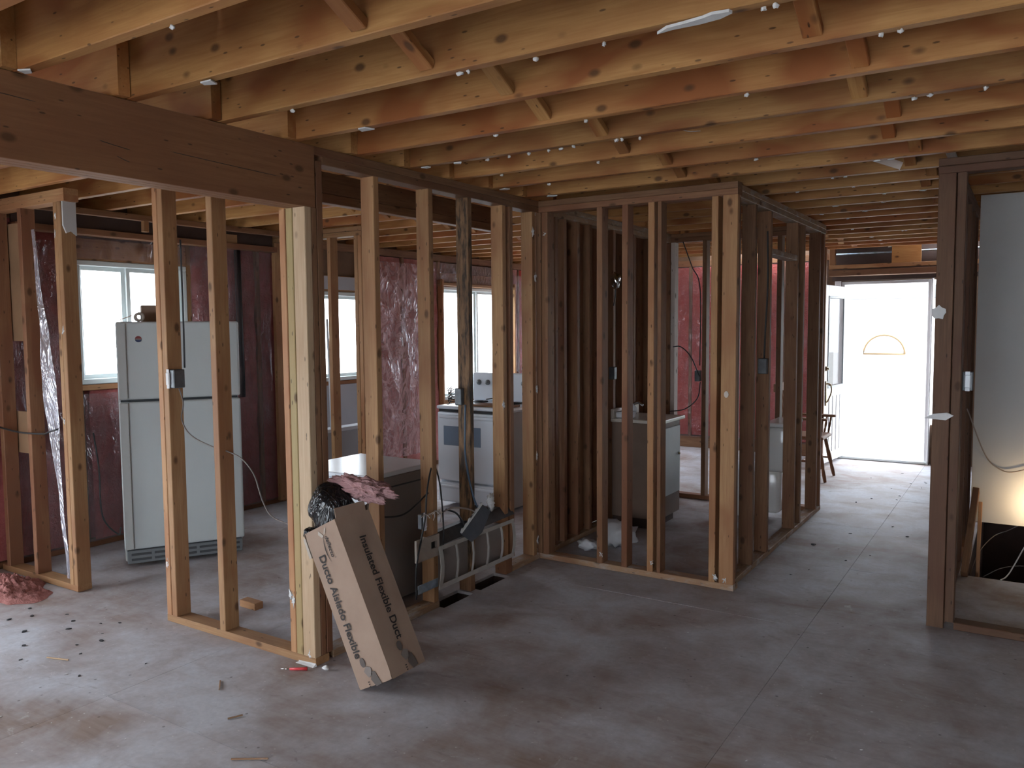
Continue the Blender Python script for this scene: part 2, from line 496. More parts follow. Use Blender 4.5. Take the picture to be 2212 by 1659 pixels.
# ------------------------------------------------------------------ floor
floor = thing('floor', 'grey dusty plywood subfloor of the gutted house', 'floor', kind='structure')
HOLES = [(-0.29, 1.3, 5.86, 8.6), (-2.925, -2.80, 3.63, 3.93), (-2.925, -2.80, 4.0, 4.33)]
holed('subfloor_slab', 'z', -0.08, -0.022, XW - 0.14, XR, YB, YF + 0.14, HOLES, M['dark_board'], floor)
G = 0.0011
def sheet(x0, x1, y0, y1):
    x0 = max(x0, XW - 0.12); x1 = min(x1, XR); y0 = max(y0, YB); y1 = min(y1, YF + 0.12)
    if x1 - x0 < 0.05 or y1 - y0 < 0.05: return
    dz = random.uniform(-0.0012, 0.0)
    hs = [h for h in HOLES if h[0] < x1 and h[1] > x0 and h[2] < y1 and h[3] > y0]
    holed('plywood_sheet', 'z', -0.02, dz, x0 + G, x1 - G, y0 + G, y1 - G, hs, M['floor'], floor)
for i in range(0, 4):
    xa = -3.39 + 2.44 * i
    for j in range(-5, 8):
        ya = 1.953 + 1.22 * j
        sheet(xa, xa + 2.44, ya, ya + 1.22)
for j in range(-5, 8):
    ya = 1.953 + 0.61 + 1.22 * j
    sheet(-5.94, -3.39, ya, ya + 1.22)

# ------------------------------------------------------------------ ceiling: joists, decking, bridging
ceiling = thing('ceiling', 'open ceiling of exposed timber joists under decking', 'ceiling', (0, 0, ZT), kind='structure')
JY = [1.45 + 0.3965 * k for k in range(-12, 22)]
JY[11] = 1.135
for y in JY:
    member('joist', (-2.95, y - 0.045, ZT), (XR, y, ZJ), M['joist'], ceiling)
    member('joist', (XW - 0.1, y - 0.093, ZT), (-2.80, y - 0.047, ZJ), M['joist'], ceiling)
for i in range(8):
    for j in range(6):
        xa = -5.95 + 1.22 * i; ya = YB + 2.44 * j + (1.2 if i % 2 else 0) - 1.2
        y0 = max(ya, YB); y1 = min(ya + 2.437, YF + 0.2)
        if y1 - y0 > 0.1:
            member('deck_panel', (xa, y0, ZJ + 0.001), (min(xa + 1.217, XR), y1, ZJ + 0.019), M['deck'], ceiling, ch=0.001, jit=0)
def bridging(xb, y_a, y_b, flip):
    o = 0.034 if flip else -0.034
    prism('bridging', (xb + o, y_a + 0.003, ZJ - 0.03), (xb + o, y_b - 0.048, ZT + 0.028), 0.058, 0.034, (1, 0, 0), M['joist'], ceiling)
    prism('bridging', (xb - o, y_a + 0.003, ZT + 0.028), (xb - o, y_b - 0.048, ZJ - 0.03), 0.058, 0.034, (1, 0, 0), M['joist'], ceiling)
for i in range(len(JY) - 1):
    if JY[i] < -0.5: continue
    bridging(-1.70, JY[i], JY[i + 1], i % 2 == 0)
    bridging(-0.54, JY[i], JY[i + 1], i % 2 == 1)
    if JY[i] > 2.0:
        prism('bridging', (-4.3, JY[i] - 0.044, ZJ - 0.03), (-4.3, JY[i + 1] - 0.096, ZT + 0.022), 0.045, 0.022, (1, 0, 0), M['joist'], ceiling)

# carrying beam on the left, three plies
beam = thing('support_beam', 'deep brown built-up timber beam carrying the joist ends', 'beam', (-2.893, -0.4, 2.18))
for k in range(3):
    member('beam_ply', (-2.956 + 0.0423 * k, YB + 0.01, 2.181), (-2.956 + 0.0423 * k + 0.0415, 2.728, ZT - 0.001), M['beam'], beam, ch=0.002, jit=0)
for y, z, l in ((2.25, 2.30, 0.55), (1.75, 2.29, 0.12), (1.78, 2.245, 0.05), (1.3, 2.39, 0.35)):
    mb = MB()
    mb.tube(smooth_path([(-2.8296, y - l / 2, z + 0.008), (-2.8296, y, z), (-2.8296, y + l / 2, z - 0.006)]), [0.0002] + [0.0012] * 15 + [0.0002], 5)
    mb.build('crack', M['black'], beam)

# ------------------------------------------------------------------ framed walls
def wall(name, label): return thing(name, label, 'wall', kind='structure')

w1 = wall('wall_kitchen_front', 'kitchen partition of open studs with a wide doorway gap')
Y1 = 2.66
for a, b in ((-3.99, -3.949), (-3.945, -3.902), (-3.538, -3.492)):
    member('stud', (a, Y1, ZS), (b, Y1 + D, ZP), M['stud'], w1)
for a, b in ((-4.985, -4.944), (-4.941, -4.90), (-5.41, -5.368), (-5.76, -5.715)):
    member('stud', (a, Y1 + 0.006, ZS), (b, Y1 + D + 0.006, ZP), M['old'] if a < -5.3 else M['stud'], w1)
member('sole_plate', (-3.99, Y1, 0.0005), (-2.83, Y1 + D, ZS), M['stud'], w1)
member('sole_plate', (XW, Y1 + 0.006, 0.0005), (-4.90, Y1 + D + 0.006, ZS), M['stud'], w1)
for z in (ZP, ZP + 0.04):
    member('top_plate', (XW, Y1 + 0.006, z), (-4.86, Y1 + D + 0.006, z + 0.039), M['stud'], w1)
    member('top_plate', (-4.0, Y1, z), (-2.96, Y1 + D, z + 0.039), M['stud'], w1)
# corner post under the beam end
member('stud', (-3.003, Y1, ZS), (-2.963, Y1 + D, 2.18), M['stud'], w1)
member('stud', (-2.959, Y1, ZS), (-2.915, Y1 + D, 2.18), M['green'], w1)
member('stud', (-2.911, Y1, ZS), (-2.83, Y1 + 0.041, 2.18), M['pale'], w1)
member('stud', (-2.911, Y1 + 0.043, ZS), (-2.831, Y1 + 0.076, 2.18), M['old'], w1)
member('stud', (-2.911, Y1 + 0.078, ZS), (-2.831, Y1 + 0.117, 2.40), M['old'], w1)

w2 = wall('wall_kitchen_side', 'open stud wall between the big room and the kitchen')
X2 = -2.83
for y, m in ((3.131, 'stud'), (3.577, 'stud'), (3.95, 'burnt'), (4.325, 'stud'), (4.405, 'old'), (4.69, 'stud')):
    member('stud', (X2 - D, y, ZS if y < 3.6 or y > 4.6 else 0.10), (X2, y + T, ZP), M[m], w2)
member('sole_plate', (X2 - D, 2.78, 0.0005), (X2, 3.625, ZS), M['dusty'], w2)
member('sole_plate', (X2 - D, 4.42, 0.0005), (X2, 4.77, ZS), M['dusty'], w2)
member('blocking', (X2 - D, 3.94, 0.0005), (X2 - 0.002, 3.99, 0.10), M['old'], w2)
member('blocking', (X2 - D, 4.34, 0.0005), (X2 - 0.002, 4.415, 0.10), M['old'], w2)
for z, a, b in ((ZP, 2.78, 4.86), (ZP + 0.04, 2.73, 4.86)):
    member('top_plate', (X2 - D, a, z), (X2 + 0.001, b, z + 0.039), M['old'], w2)

db = thing('dropped_beam', 'dark two-board beam hung under the kitchen joists', 'beam', (-3.27, 3.82, 2.30))
member('beam_board', (-3.285, 2.78, 2.352), (-3.242, 4.86, ZT - 0.002), M['old'], db)
member('beam_board', (-3.30, 2.78, 2.30), (-3.24, 4.86, 2.35), M['old'], db)

w3 = wall('wall_bathroom_front', 'open stud wall fronting the small bathroom')
Y3 = 4.77
for a, b, m in ((-2.85, -2.81, 'old'), (-2.805, -2.757, 'old'), (-2.39, -2.349, 'old'), (-2.21, -2.169, 'old'), (-2.03, -1.988, 'stud'), (-1.965, -1.94, 'old'), (-1.622, -1.581, 'stud')):
    member('stud', (a, Y3, ZS), (b, Y3 + D, ZP), M[m], w3)
member('stud', (-1.556, Y3, ZS), (-1.466, Y3 + T, ZP), M['stud'], w3)
member('sole_plate', (-2.83, Y3, 0.0005), (-1.466, Y3 + D, ZS), M['dusty'], w3)
for z in (ZP, ZP + 0.04):
    member('top_plate', (-2.828, Y3, z), (-1.466, Y3 + D, z + 0.039), M['old'], w3)

w4 = wall('wall_hall_left', 'dark stud wall along the hallway to the front door')
X4 = -1.49
for y in (4.88, 5.24, 5.60, 6.36, 6.56, 7.12, 7.28):
    member('stud', (X4 - D, y, ZS), (X4, y + T, ZP), M['old'], w4)
member('sole_plate', (X4 - D, 4.86, 0.0005), (X4, 7.33, ZS), M['dusty'], w4)
for z in (ZP, ZP + 0.04):
    member('top_plate', (X4 - D, 4.86, z), (X4 + 0.002, 7.33, z + 0.039), M['dusty'], w4)
member('blocking', (X4 - D, 5.645, 2.10), (X4, 6.355, 2.14), M['dusty'], w4)

w5 = wall('wall_bathroom_left', 'close-set old studs along the left of the bathroom')
for y in (4.872, 5.0, 5.13, 5.33, 5.53, 5.95, 6.35, 6.75):
    member('stud', (X2 - D, y, ZS), (X2, y + T, ZP), M['old'], w5)
member('stud', (X2 - D, 5.375, ZS), (X2 - 0.05, 5.52, ZP), M['old'], w5)
for k in range(15):
    member('wall_board', (X2 - D - 0.021, 5.06 + 0.142 * k, ZS), (X2 - D - 0.002, 5.06 + 0.142 * k + 0.138, ZP), M['old'], w5)
member('sole_plate', (X2 - D, 4.865, 0.0005), (X2, 7.19, ZS), M['dusty'], w5)
for z in (ZP, ZP + 0.04):
    member('top_plate', (X2 - D, 4.865, z), (X2, 7.19, z + 0.039), M['dusty'], w5)

w6 = wall('wall_bathroom_back', 'far open stud wall of the bathroom')
Y6 = 7.2
for a, m in ((-2.88, 'old'), (-2.835, 'white_wood'), (-2.53, 'old'), (-2.245, 'white_wood'), (-1.86, 'old')):
    member('stud', (a, Y6, ZS), (a + T, Y6 + D, ZP), M[m], w6)
member('sole_plate', (-2.92, Y6, 0.0005), (-1.58, Y6 + D, ZS), M['old'], w6)
for z in (ZP, ZP + 0.04):
    member('top_plate', (-2.92, Y6, z), (-1.58, Y6 + D, z + 0.039), M['old'], w6)

w7 = wall('wall_kitchen_partition', 'short stud partition near the kitchen side door')
Y7 = 5.03
for a in (-5.79, -5.09, -4.78, -4.735):
    member('stud', (a, Y7, ZS), (a + T, Y7 + D, ZP), M['stud'], w7)
for z in (ZP, ZP + 0.04):
    member('top_plate', (-5.8, Y7, z), (-4.69, Y7 + D, z + 0.039), M['stud'], w7)
member('sole_plate', (-5.0, Y7, 0.0005), (-4.69, Y7 + D, ZS), M['dusty'], w7)

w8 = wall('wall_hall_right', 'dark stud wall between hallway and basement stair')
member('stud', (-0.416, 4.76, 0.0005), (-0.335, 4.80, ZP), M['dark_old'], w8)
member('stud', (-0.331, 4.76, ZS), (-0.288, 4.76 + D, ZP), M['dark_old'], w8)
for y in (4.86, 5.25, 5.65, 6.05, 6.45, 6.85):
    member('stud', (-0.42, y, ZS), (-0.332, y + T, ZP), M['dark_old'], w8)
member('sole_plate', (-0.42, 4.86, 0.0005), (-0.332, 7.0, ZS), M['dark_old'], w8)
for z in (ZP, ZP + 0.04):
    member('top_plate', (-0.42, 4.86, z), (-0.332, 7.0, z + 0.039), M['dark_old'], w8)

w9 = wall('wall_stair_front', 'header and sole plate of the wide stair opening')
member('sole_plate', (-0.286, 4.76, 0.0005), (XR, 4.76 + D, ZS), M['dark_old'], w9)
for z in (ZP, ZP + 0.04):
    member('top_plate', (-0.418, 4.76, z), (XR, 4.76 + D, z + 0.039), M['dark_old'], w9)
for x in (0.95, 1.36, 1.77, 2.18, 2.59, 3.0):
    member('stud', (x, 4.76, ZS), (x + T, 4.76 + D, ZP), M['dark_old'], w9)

# ------------------------------------------------------------------ left outer wall
wl = wall('wall_left', 'outer wall with pink insulation behind clear plastic')
LH = [(3.262, 4.185, 1.217, 2.13), (5.55, 6.32, 1.09, 1.98), (7.6, 9.1, 0.75, 2.10), (-1.2, 2.1, 0.08, 2.12)]
holed('sheathing', 'x', XW - 0.14, XW - 0.12, YB - 0.1, YF + 0.14, -0.4, ZJ, LH, M['sheath'], wl)
member('sole_plate', (XW - 0.115, YB, 0.0005), (XW - 0.025, YF, ZS), M['old'], wl)
member('top_plate', (XW - 0.115, YB, ZP), (XW - 0.025, YF, ZT - 0.002), M['old'], wl)
def clear(y, holes, w=0.05): return not any(h[0] - 0.01 < y + w and h[1] + 0.01 > y for h in holes)
ys = [YB + 0.4 * k for k in range(35)]
for y in ys:
    if clear(y, LH): member('stud', (XW - 0.115, y, ZS), (XW - 0.026, y + T, ZP), M['old'], wl)
for h in LH:
    for y in (h[0] - 0.045, h[1] + 0.004):
        member('stud', (XW - 0.115, y, ZS), (XW - 0.026, y + T, ZP), M['stud'], wl)
    member('header', (XW - 0.115, h[0], h[3] + 0.002), (XW - 0.026, h[1], min(h[3] + 0.16, ZP - 0.002)), M['stud'], wl)
    if h[2] > 0.3: member('window_sill_plate', (XW - 0.115, h[0], h[2] - 0.045), (XW - 0.026, h[1], h[2] - 0.003), M['stud'], wl)
def batt(y0, y1, z0, z1, mat, parent, face=XW - 0.03, seed=0):
    nu, nv = 9, max(6, int((z1 - z0) * 14))
    vs = []; fs = []
    for j in range(nv + 1):
        for i in range(nu + 1):
            u = i / nu; v = j / nv
            e = min(1, 6 * u, 6 * (1 - u), 6 * v * (z1 - z0), 6 * (1 - v) * (z1 - z0))
            y = y0 + (y1 - y0) * u; z = z0 + (z1 - z0) * v
            d = 0.03 * e - 0.02 + 0.022 * noise.noise(Vector((y * 6 + seed, z * 4, seed * 1.7))) + 0.01 * noise.noise(Vector((y * 22, z * 18, seed)))
            vs.append((face + d, y, z))
    n = nu + 1
    for j in range(nv):
        for i in range(nu):
            fs.append((j * n + i, j * n + i + 1, (j + 1) * n + i + 1, (j + 1) * n + i))
    b = len(vs)
    vs += [(XW - 0.118, y0, z0), (XW - 0.118, y1, z0), (XW - 0.118, y1, z1), (XW - 0.118, y0, z1)]
    fs.append((b + 3, b + 2, b + 1, b))
    return obj('insulation_batt', vs, fs, mat, parent, None, True)
k = 0
for y in ys:
    if y < 2.0: continue
    a, b = y + T + 0.004, min(y + 0.396, YF)
    segs = [(0.045, ZP - 0.005)]
    for h in LH:
        if h[0] - 0.05 < b and h[1] + 0.05 > a:
            if h[0] - 0.05 <= a and h[1] + 0.05 >= b: segs = [(0.045, h[2] - 0.05)]
            elif a < h[0] - 0.05: b = h[0] - 0.05
            else: a = h[1] + 0.05
    for z0, z1 in segs:
        if b - a > 0.08 and z1 - z0 > 0.1:
            k += 1
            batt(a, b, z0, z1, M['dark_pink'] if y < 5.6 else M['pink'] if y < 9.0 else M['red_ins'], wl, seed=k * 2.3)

def poly_sheet(name, P, U, V, nu, nv, amp, mat, parent, nrm, seed=0, fold=3.0, sag=0.0):
    P = Vector(P); U = Vector(U); V = Vector(V); nrm = Vector(nrm)
    vs = []; fs = []
    for j in range(nv + 1):
        for i in range(nu + 1):
            u = i / nu; v = j / nv
            p = P + U * u + V * v
            w = amp * (noise.noise(Vector((u * U.length * fold * 2.2 + seed, v * V.length * fold * 0.7, seed))) + 0.6 * noise.noise(Vector((u * U.length * 9 + seed, v * V.length * 3.5, seed + 3))))
            w += amp * 0.8 * abs(noise.noise(Vector((u * U.length * 5 + v * V.length * 2.0 + seed, v * 2.0, 5 + seed))))
            w += sag * math.sin(math.pi * v) * math.sin(math.pi * u)
            vs.append(p + nrm * (w + amp))
    n = nu + 1
    for j in range(nv):
        for i in range(nu):
            fs.append((j * n + i, j * n + i + 1, (j + 1) * n + i + 1, (j + 1) * n + i))
    return obj(name, vs, fs, mat, parent, None, True)
poly_sheet('vapour_barrier', (XW + 0.004, 2.78, 0.05), (0, 0.47, 0), (0, 0, 2.2), 30, 80, 0.006, M['poly'], wl, (1, 0, 0), 1)
poly_sheet('vapour_barrier', (XW + 0.004, 3.26, 0.05), (0, 0.93, 0), (0, 0, 1.1), 40, 50, 0.006, M['poly'], wl, (1, 0, 0), 2)
poly_sheet('vapour_barrier', (XW + 0.006, 4.19, 0.05), (0, 0.83, 0), (0, 0, 2.25), 50, 90, 0.012, M['poly'], wl, (1, 0, 0), 3)
poly_sheet('vapour_barrier', (XW + 0.006, 5.13, 0.05), (0, 0.42, 0), (0, 0, 2.25), 30, 80, 0.008, M['poly'], wl, (1, 0, 0), 4)
poly_sheet('vapour_barrier', (XW + 0.012, 6.35, 0.2), (0, 0.95, 0), (0, 0, 2.12), 70, 110, 0.03, M['poly_pink'], wl, (1, 0, 0), 6, 4.0, 0.05)
poly_sheet('vapour_barrier', (XW + 0.006, 9.12, 0.05), (0, 1.1, 0), (0, 0, 2.25), 30, 60, 0.01, M['poly'], wl, (1, 0, 0), 7)
poly_sheet('vapour_barrier', (XW + 0.006, 7.3, 2.12), (0, 1.9, 0), (0, 0, 0.25), 50, 20, 0.008, M['poly'], wl, (1, 0, 0), 8)
poly_sheet('vapour_barrier', (XW + 0.006, 3.2, 2.14), (0, 1.05, 0), (0, 0, 0.2), 50, 20, 0.008, M['poly'], wl, (1, 0, 0), 9)
# eave plates and a board coloured dark for the shaded cavity, above the window
member('eave_plate', (-5.80, 2.8, 2.30), (-5.70, 5.02, 2.345), M['old'], wl)
member('eave_plate', (-5.60, 2.8, ZT - 0.045), (-5.555, 5.02, ZT - 0.002), M['old'], wl)
member('eave_board', (-5.775, 2.8, 2.345), (-5.757, 5.02, ZT - 0.003), M['dark_board'], wl, ch=0.001)
member('eave_block', (-5.60, 3.64, 2.345), (-5.56, 3.68, ZT - 0.045), M['stud'], wl)
member('eave_block', (-5.755, 4.42, 2.345), (-5.737, 4.62, ZT - 0.046), M['stud'], wl)
# kraft-faced board in the left corner, ahead of the partition
member('kraft_panel', (XW - 0.02, 1.2, 0.55), (XW + 0.005, 2.655, 1.12), M['kraft'], wl, ch=0.001)
member('kraft_panel', (XW - 0.02, 1.2, 1.45), (XW + 0.005, 2.655, 2.38), M['kraft'], wl, ch=0.001)
member('kraft_panel', (-5.79, Y1 + 0.10, 0.8), (-5.45, Y1 + 0.112, 1.08), M['kraft'], wl, ch=0.001)
member('kraft_panel', (-5.79, Y1 + 0.10, 1.55), (-5.43, Y1 + 0.112, 2.32), M['kraft'], wl, ch=0.001)
# drain stack seen through the plastic
mb = MB(); mb.tube([(XW - 0.0, 4.69, 1.02), (XW - 0.0, 4.68, 2.3)], 0.028, 12); mb.build('drain_pipe', M['abs'], wl, True)
# painted wall about the kitchen side door, below and above its glass
member('painted_panel', (XW - 0.024, 5.12, 0.05), (XW - 0.004, 5.54, 2.2), M['ivory'], wl, ch=0.001)
member('painted_panel', (XW - 0.024, 5.55, 0.05), (XW - 0.004, 6.32, 1.05), M['ivory'], wl, ch=0.001)
member('painted_panel', (XW - 0.024, 5.55, 2.0), (XW - 0.004, 6.32, 2.13), M['ivory'], wl, ch=0.001)

# ------------------------------------------------------------------ other outer walls
wf = wall('wall_front', 'front outer wall with red insulation under plastic')
FH = [(-1.90, -0.94, 0.0, 2.12), (-0.925, -0.85, 0.45, 2.12), (-5.5, -4.35, 0.8, 2.1)]
holed('sheathing', 'y', YF + 0.12, YF + 0.14, XW - 0.14, XR, -0.4, ZJ, FH, M['sheath'], wf)
member('sole_plate', (XW, YF + 0.025, 0.0005), (-1.95, YF + 0.115, ZS), M['old'], wf)
member('top_plate', (XW, YF + 0.025, ZP), (-1.95, YF + 0.115, ZT), M['old'], wf)
member('baseboard_strip', (-5.4, YF - 0.005, 0.0005), (-1.95, YF + 0.02, 0.15), M['old'], wf)
xs_ = [-5.8 + 0.4 * k for k in range(24)]
for x in xs_:
    if clear(x, FH): member('stud', (x, YF + 0.026, ZS), (x + T, YF + 0.115, ZP), M['old'], wf)
k = 0
for x in xs_[3:9]:
    k += 1
    nu, nv = 8, 30; vs = []; fs = []
    for j in range(nv + 1):
        for i in range(nu + 1):
            px_ = x + T + 0.003 + (0.4 - T - 0.006) * i / nu; z = 0.16 + (ZP - 0.17) * j / nv
            vs.append((px_, YF + 0.03 - 0.02 * noise.noise(Vector((px_ * 6, z * 4, k))), z))
    for j in range(nv):
        for i in range(nu):
            fs.append((j * (nu + 1) + i + 1, j * (nu + 1) + i, (j + 1) * (nu + 1) + i, (j + 1) * (nu + 1) + i + 1))
    obj('insulation_batt', vs, fs, M['red_ins'], wf, None, True)
poly_sheet('vapour_barrier', (-5.0, YF - 0.004, 0.14), (2.95, 0, 0), (0, 0, 2.25), 90, 70, 0.012, M['poly_thin'], wf, (0, -1, 0), 12)
# boxed header above the front door
hd = wf
member('header_plate', (-2.0, 10.05, 2.18), (-0.43, 10.24, 2.245), M['old'], hd)
member('header_plate', (-2.0, 10.05, 2.26), (-0.43, 10.14, 2.305), M['stud'], hd)
member('header_plate', (-2.0, 10.05, 2.515), (-0.43, 10.14, 2.56), M['stud'], hd)
member('header_board', (-2.0, 10.06, 2.307), (-1.935, 10.12, 2.513), M['stud'], hd)
member('header_board', (-1.33, 10.06, 2.307), (-1.035, 10.12, 2.513), M['joist'], hd)
member('header_board', (-2.0, 10.255, 2.13), (-0.43, 10.275, 2.6), M['dark_board'], hd)  # coloured dark to put in the shade of the header cavity
mb = MB(); mb.tube([(-1.95, 10.2, 2.44), (-0.45, 10.2, 2.44)], 0.012, 8); mb.build('conduit', M['galv'], hd, True)

wb = wall('wall_back', 'rear outer wall behind the viewer')
holed('sheathing', 'y', YB - 0.14, YB - 0.12, XW - 0.14, XR, -0.4, ZJ, [(-2.6, 1.4, 0.4, 2.2)], M['bounce_wall'], wb)
wr = wall('wall_right', 'unseen right outer wall coloured pale for bounce light')
holed('sheathing', 'x', XR, XR + 0.02, YB - 0.14, YF + 0.14, -0.4, ZJ, [], M['bounce_wall'], wr)

# ------------------------------------------------------------------ windows
def window(name, label, y0, y1, z0, z1, mull=None, x=XW - 0.07, fr=0.04):
    w = thing(name, label, 'window', (x, (y0 + y1) / 2, z0), kind='structure')
    for a, b, c, d in ((y0, y1, z1 - fr, z1), (y0, y1, z0, z0 + fr), (y0, y0 + fr, z0 + fr, z1 - fr), (y1 - fr, y1, z0 + fr, z1 - fr)):
        mb = MB(); mb.rbox((x - 0.05, a, c), (x + 0.05, b, d), 0.005, 1); mb.build('window_frame', M['vinyl'], w)
    xs = [y0 + fr] + ([mull] if mull else []) + [y1 - fr]
    for i in range(len(xs) - 1):
        a, b = xs[i], xs[i + 1]; q = x + (0.012 if i else -0.012)
        mb = MB()
        for r in ((a, b, z1 - fr - 0.03, z1 - fr), (a, b, z0 + fr, z0 + fr + 0.03), (a, a + 0.03, z0 + fr + 0.03, z1 - fr - 0.03), (b - 0.03, b, z0 + fr + 0.03, z1 - fr - 0.03)):
            mb.box((q - 0.015, r[0], r[2]), (q + 0.015, r[1], r[3]))
        s = mb.build('sash', M['vinyl'], w)
        mb = MB(); mb.box((q - 0.003, a + 0.03, z0 + fr + 0.03), (q + 0.003, b - 0.03, z1 - fr - 0.03)); mb.build('pane', M['glass'], s)
    return w
window('window_1', 'white vinyl sliding window behind the refrigerator', 3.262, 4.185, 1.217, 2.13, 3.67)
window('window_2', 'narrow bright window beyond the kitchen partition', 5.55, 6.32, 1.09, 1.98)
wn3 = window('window_3', 'tall bright window behind the stove', 7.6, 9.1, 0.75, 2.10, 8.35)
for a in (7.53, 9.105):
    member('window_jamb', (XW - 0.02, a, 0.7), (XW + 0.05, a + 0.03, 2.18), M['stud'], wn3)
member('window_head', (XW - 0.02, 7.53, 2.105), (XW + 0.05, 9.135, 2.14), M['stud'], wn3)
window('window_4', 'large unseen sliding glass door opening in the left outer wall', -1.2, 2.1, 0.08, 2.12, 0.45)  # off-frame opening, added and sized to match the daylight from the left
w_5 = thing('window_5', 'wide unseen window in the rear outer wall', 'window', (-0.6, YB - 0.07, 0.4), kind='structure')  # added behind the camera, widened for the light on joists and beam
for a, b, c, d in ((-2.6, 1.4, 2.15, 2.2), (-2.6, 1.4, 0.4, 0.45), (-2.6, -2.55, 0.45, 2.15), (1.35, 1.4, 0.45, 2.15), (-0.62, -0.58, 0.45, 2.15)):
    mb = MB(); mb.box((a, YB - 0.12, c), (b, YB - 0.03, d)); mb.build('window_frame', M['vinyl'], w_5)
mb = MB(); mb.box((-2.55, YB - 0.08, 0.45), (1.35, YB - 0.074, 2.15)); mb.build('pane', M['glass'], w_5)
w_6 = thing('window_6', 'front room window hidden by the bathroom', 'window', (-4.92, YF + 0.07, 0.8), kind='structure')
for a, b, c, d in ((-5.5, -4.35, 2.05, 2.1), (-5.5, -4.35, 0.8, 0.85), (-5.5, -5.45, 0.85, 2.05), (-4.4, -4.35, 0.85, 2.05)):
    mb = MB(); mb.box((a, YF + 0.03, c), (b, YF + 0.12, d)); mb.build('window_frame', M['vinyl'], w_6)
mb = MB(); mb.box((-5.45, YF + 0.07, 0.85), (-4.4, YF + 0.076, 2.05)); mb.build('pane', M['glass'], w_6)

# ------------------------------------------------------------------ stairwell
ws = wall('wall_stair_back', 'grey drywall hung across the far side of the stairwell')
member('drywall_panel', (-0.295, 6.25, 0.275), (0.92, 6.262, ZT - 0.003), M['drywall'], ws, ch=0.001, jit=0)
member('drywall_panel', (0.923, 6.25, 0.275), (2.14, 6.262, ZT - 0.003), M['drywall'], ws, ch=0.001, jit=0)
for x in (-0.28, 0.1, 0.5, 0.9, 1.3, 1.7):
    member('stud', (x, 6.264, 0.27), (x + T, 6.35, ZP), M['old'], ws)
wsh = wall('wall_stairwell', 'dark walls of the basement stairwell below the floor')
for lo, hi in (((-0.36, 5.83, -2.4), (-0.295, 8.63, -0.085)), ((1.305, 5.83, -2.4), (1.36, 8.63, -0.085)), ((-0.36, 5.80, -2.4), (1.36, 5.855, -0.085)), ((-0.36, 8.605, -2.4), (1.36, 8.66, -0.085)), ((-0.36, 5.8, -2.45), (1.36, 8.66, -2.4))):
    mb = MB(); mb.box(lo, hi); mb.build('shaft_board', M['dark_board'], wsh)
# loose studs leaning at the stair edge
ln = prism('leaning_plank', (-0.235, 5.92, -0.6), (-0.235, 6.20, 0.42), 0.022, 0.05, (1, 0, 0), M['stud'])
tag(ln, 'narrow orange-lit plank standing in the stair opening', 'plank')
ln = prism('leaning_stud', (-0.300, 5.80, 0.02), (-0.262, 6.19, 0.50), 0.038, 0.075, (1, 0, 0), M['old'])
tag(ln, 'dark wooden stud leaning at the stair edge beside the doorway', 'stud')

def cable(name, pts, r, mat, label=None, cat='cable', parent=None, group=None, n=8):
    mb = MB(); mb.tube(smooth_path(pts, n), r, 7)
    o = mb.build(name, M[mat], parent, True)
    if parent is None: tag(o, label, cat, group)
    return o
cable('hanging_cable', [(-0.33, 6.15, 1.05), (-0.22, 6.22, 0.74), (-0.13, 6.23, 0.645), (-0.04, 6.23, 0.64), (0.12, 6.23, 0.72), (0.3, 6.23, 0.9)], 0.004, 'cable_grey', 'thin brown cable sagging across the grey drywall')
cable('stair_wire', [(-0.293, 6.3, -0.12), (-0.24, 6.3, 0.05), (-0.16, 6.35, 0.16), (-0.08, 6.4, 0.2), (-0.02, 6.5, 0.22)], 0.003, 'cable_brown', 'short stiff wire poking up from the dark stair opening')
cable('stair_wire', [(-0.2, 5.95, -0.02), (-0.1, 6.0, 0.04), (0.02, 6.05, 0.06), (0.2, 6.1, 0.05)], 0.003, 'cable_brown', 'loose brown wire curving over the dark stair opening')

lamp = thing('clamp_lamp', 'lit metal clamp lamp aimed at the stairwell drywall', 'lamp', (0.12, 5.98, 0.43))
LT = Matrix.Translation((0.12, 5.98, 0.44)) @ Matrix.Rotation(-HP, 4, 'X')
mb = MB(); mb.T = LT
n_ = 22; prof = [(0.02, -0.03), (0.045, -0.01), (0.07, 0.05), (0.088, 0.11), (0.085, 0.11), (0.067, 0.052), (0.043, -0.006), (0.018, -0.026)]
vs_ = [(r * math.cos(2 * math.pi * k / n_), r * math.sin(2 * math.pi * k / n_), z) for r, z in prof for k in range(n_)]
fs_ = [(i * n_ + k, i * n_ + (k + 1) % n_, ((i + 1) % 8) * n_ + (k + 1) % n_, ((i + 1) % 8) * n_ + k) for i in range(8) for k in range(n_)]
mb.add(vs_, fs_); mb.build('reflector', M['galv'], lamp, True)
mb = MB(); mb.T = LT; mb.lathe([(0.019, -0.085), (0.021, -0.05), (0.017, -0.02)], 14); mb.build('socket', M['black'], lamp, True)
nb = NT('bulb_glow'); nb.b.inputs['Emission Color'].default_value = (1, 0.72, 0.40, 1); nb.b.inputs['Emission Strength'].default_value = 10; M['bulb'] = nb.m
mb = MB(); mb.T = LT; mb.lathe([(0.012, -0.02), (0.016, -0.005), (0.028, 0.02), (0.031, 0.04), (0.024, 0.062), (0.008, 0.074)], 18); mb.build('bulb', M['bulb'], lamp, True)
mb = MB(); mb.tube([(0.12, 5.93, 0.44), (0.16, 5.93, 0.40), (0.40, 5.93, 0.40)], 0.008, 8); mb.tube([(0.40, 5.93, 0.40), (0.40, 5.90, 0.0005)], 0.012, 8); mb.build('clamp_arm', M['galv'], lamp, True)
ld = bpy.data.lights.new('bulb_light', 'POINT'); ld.energy = 0.75; ld.color = (1, 0.66, 0.34); ld.shadow_soft_size = 0.02
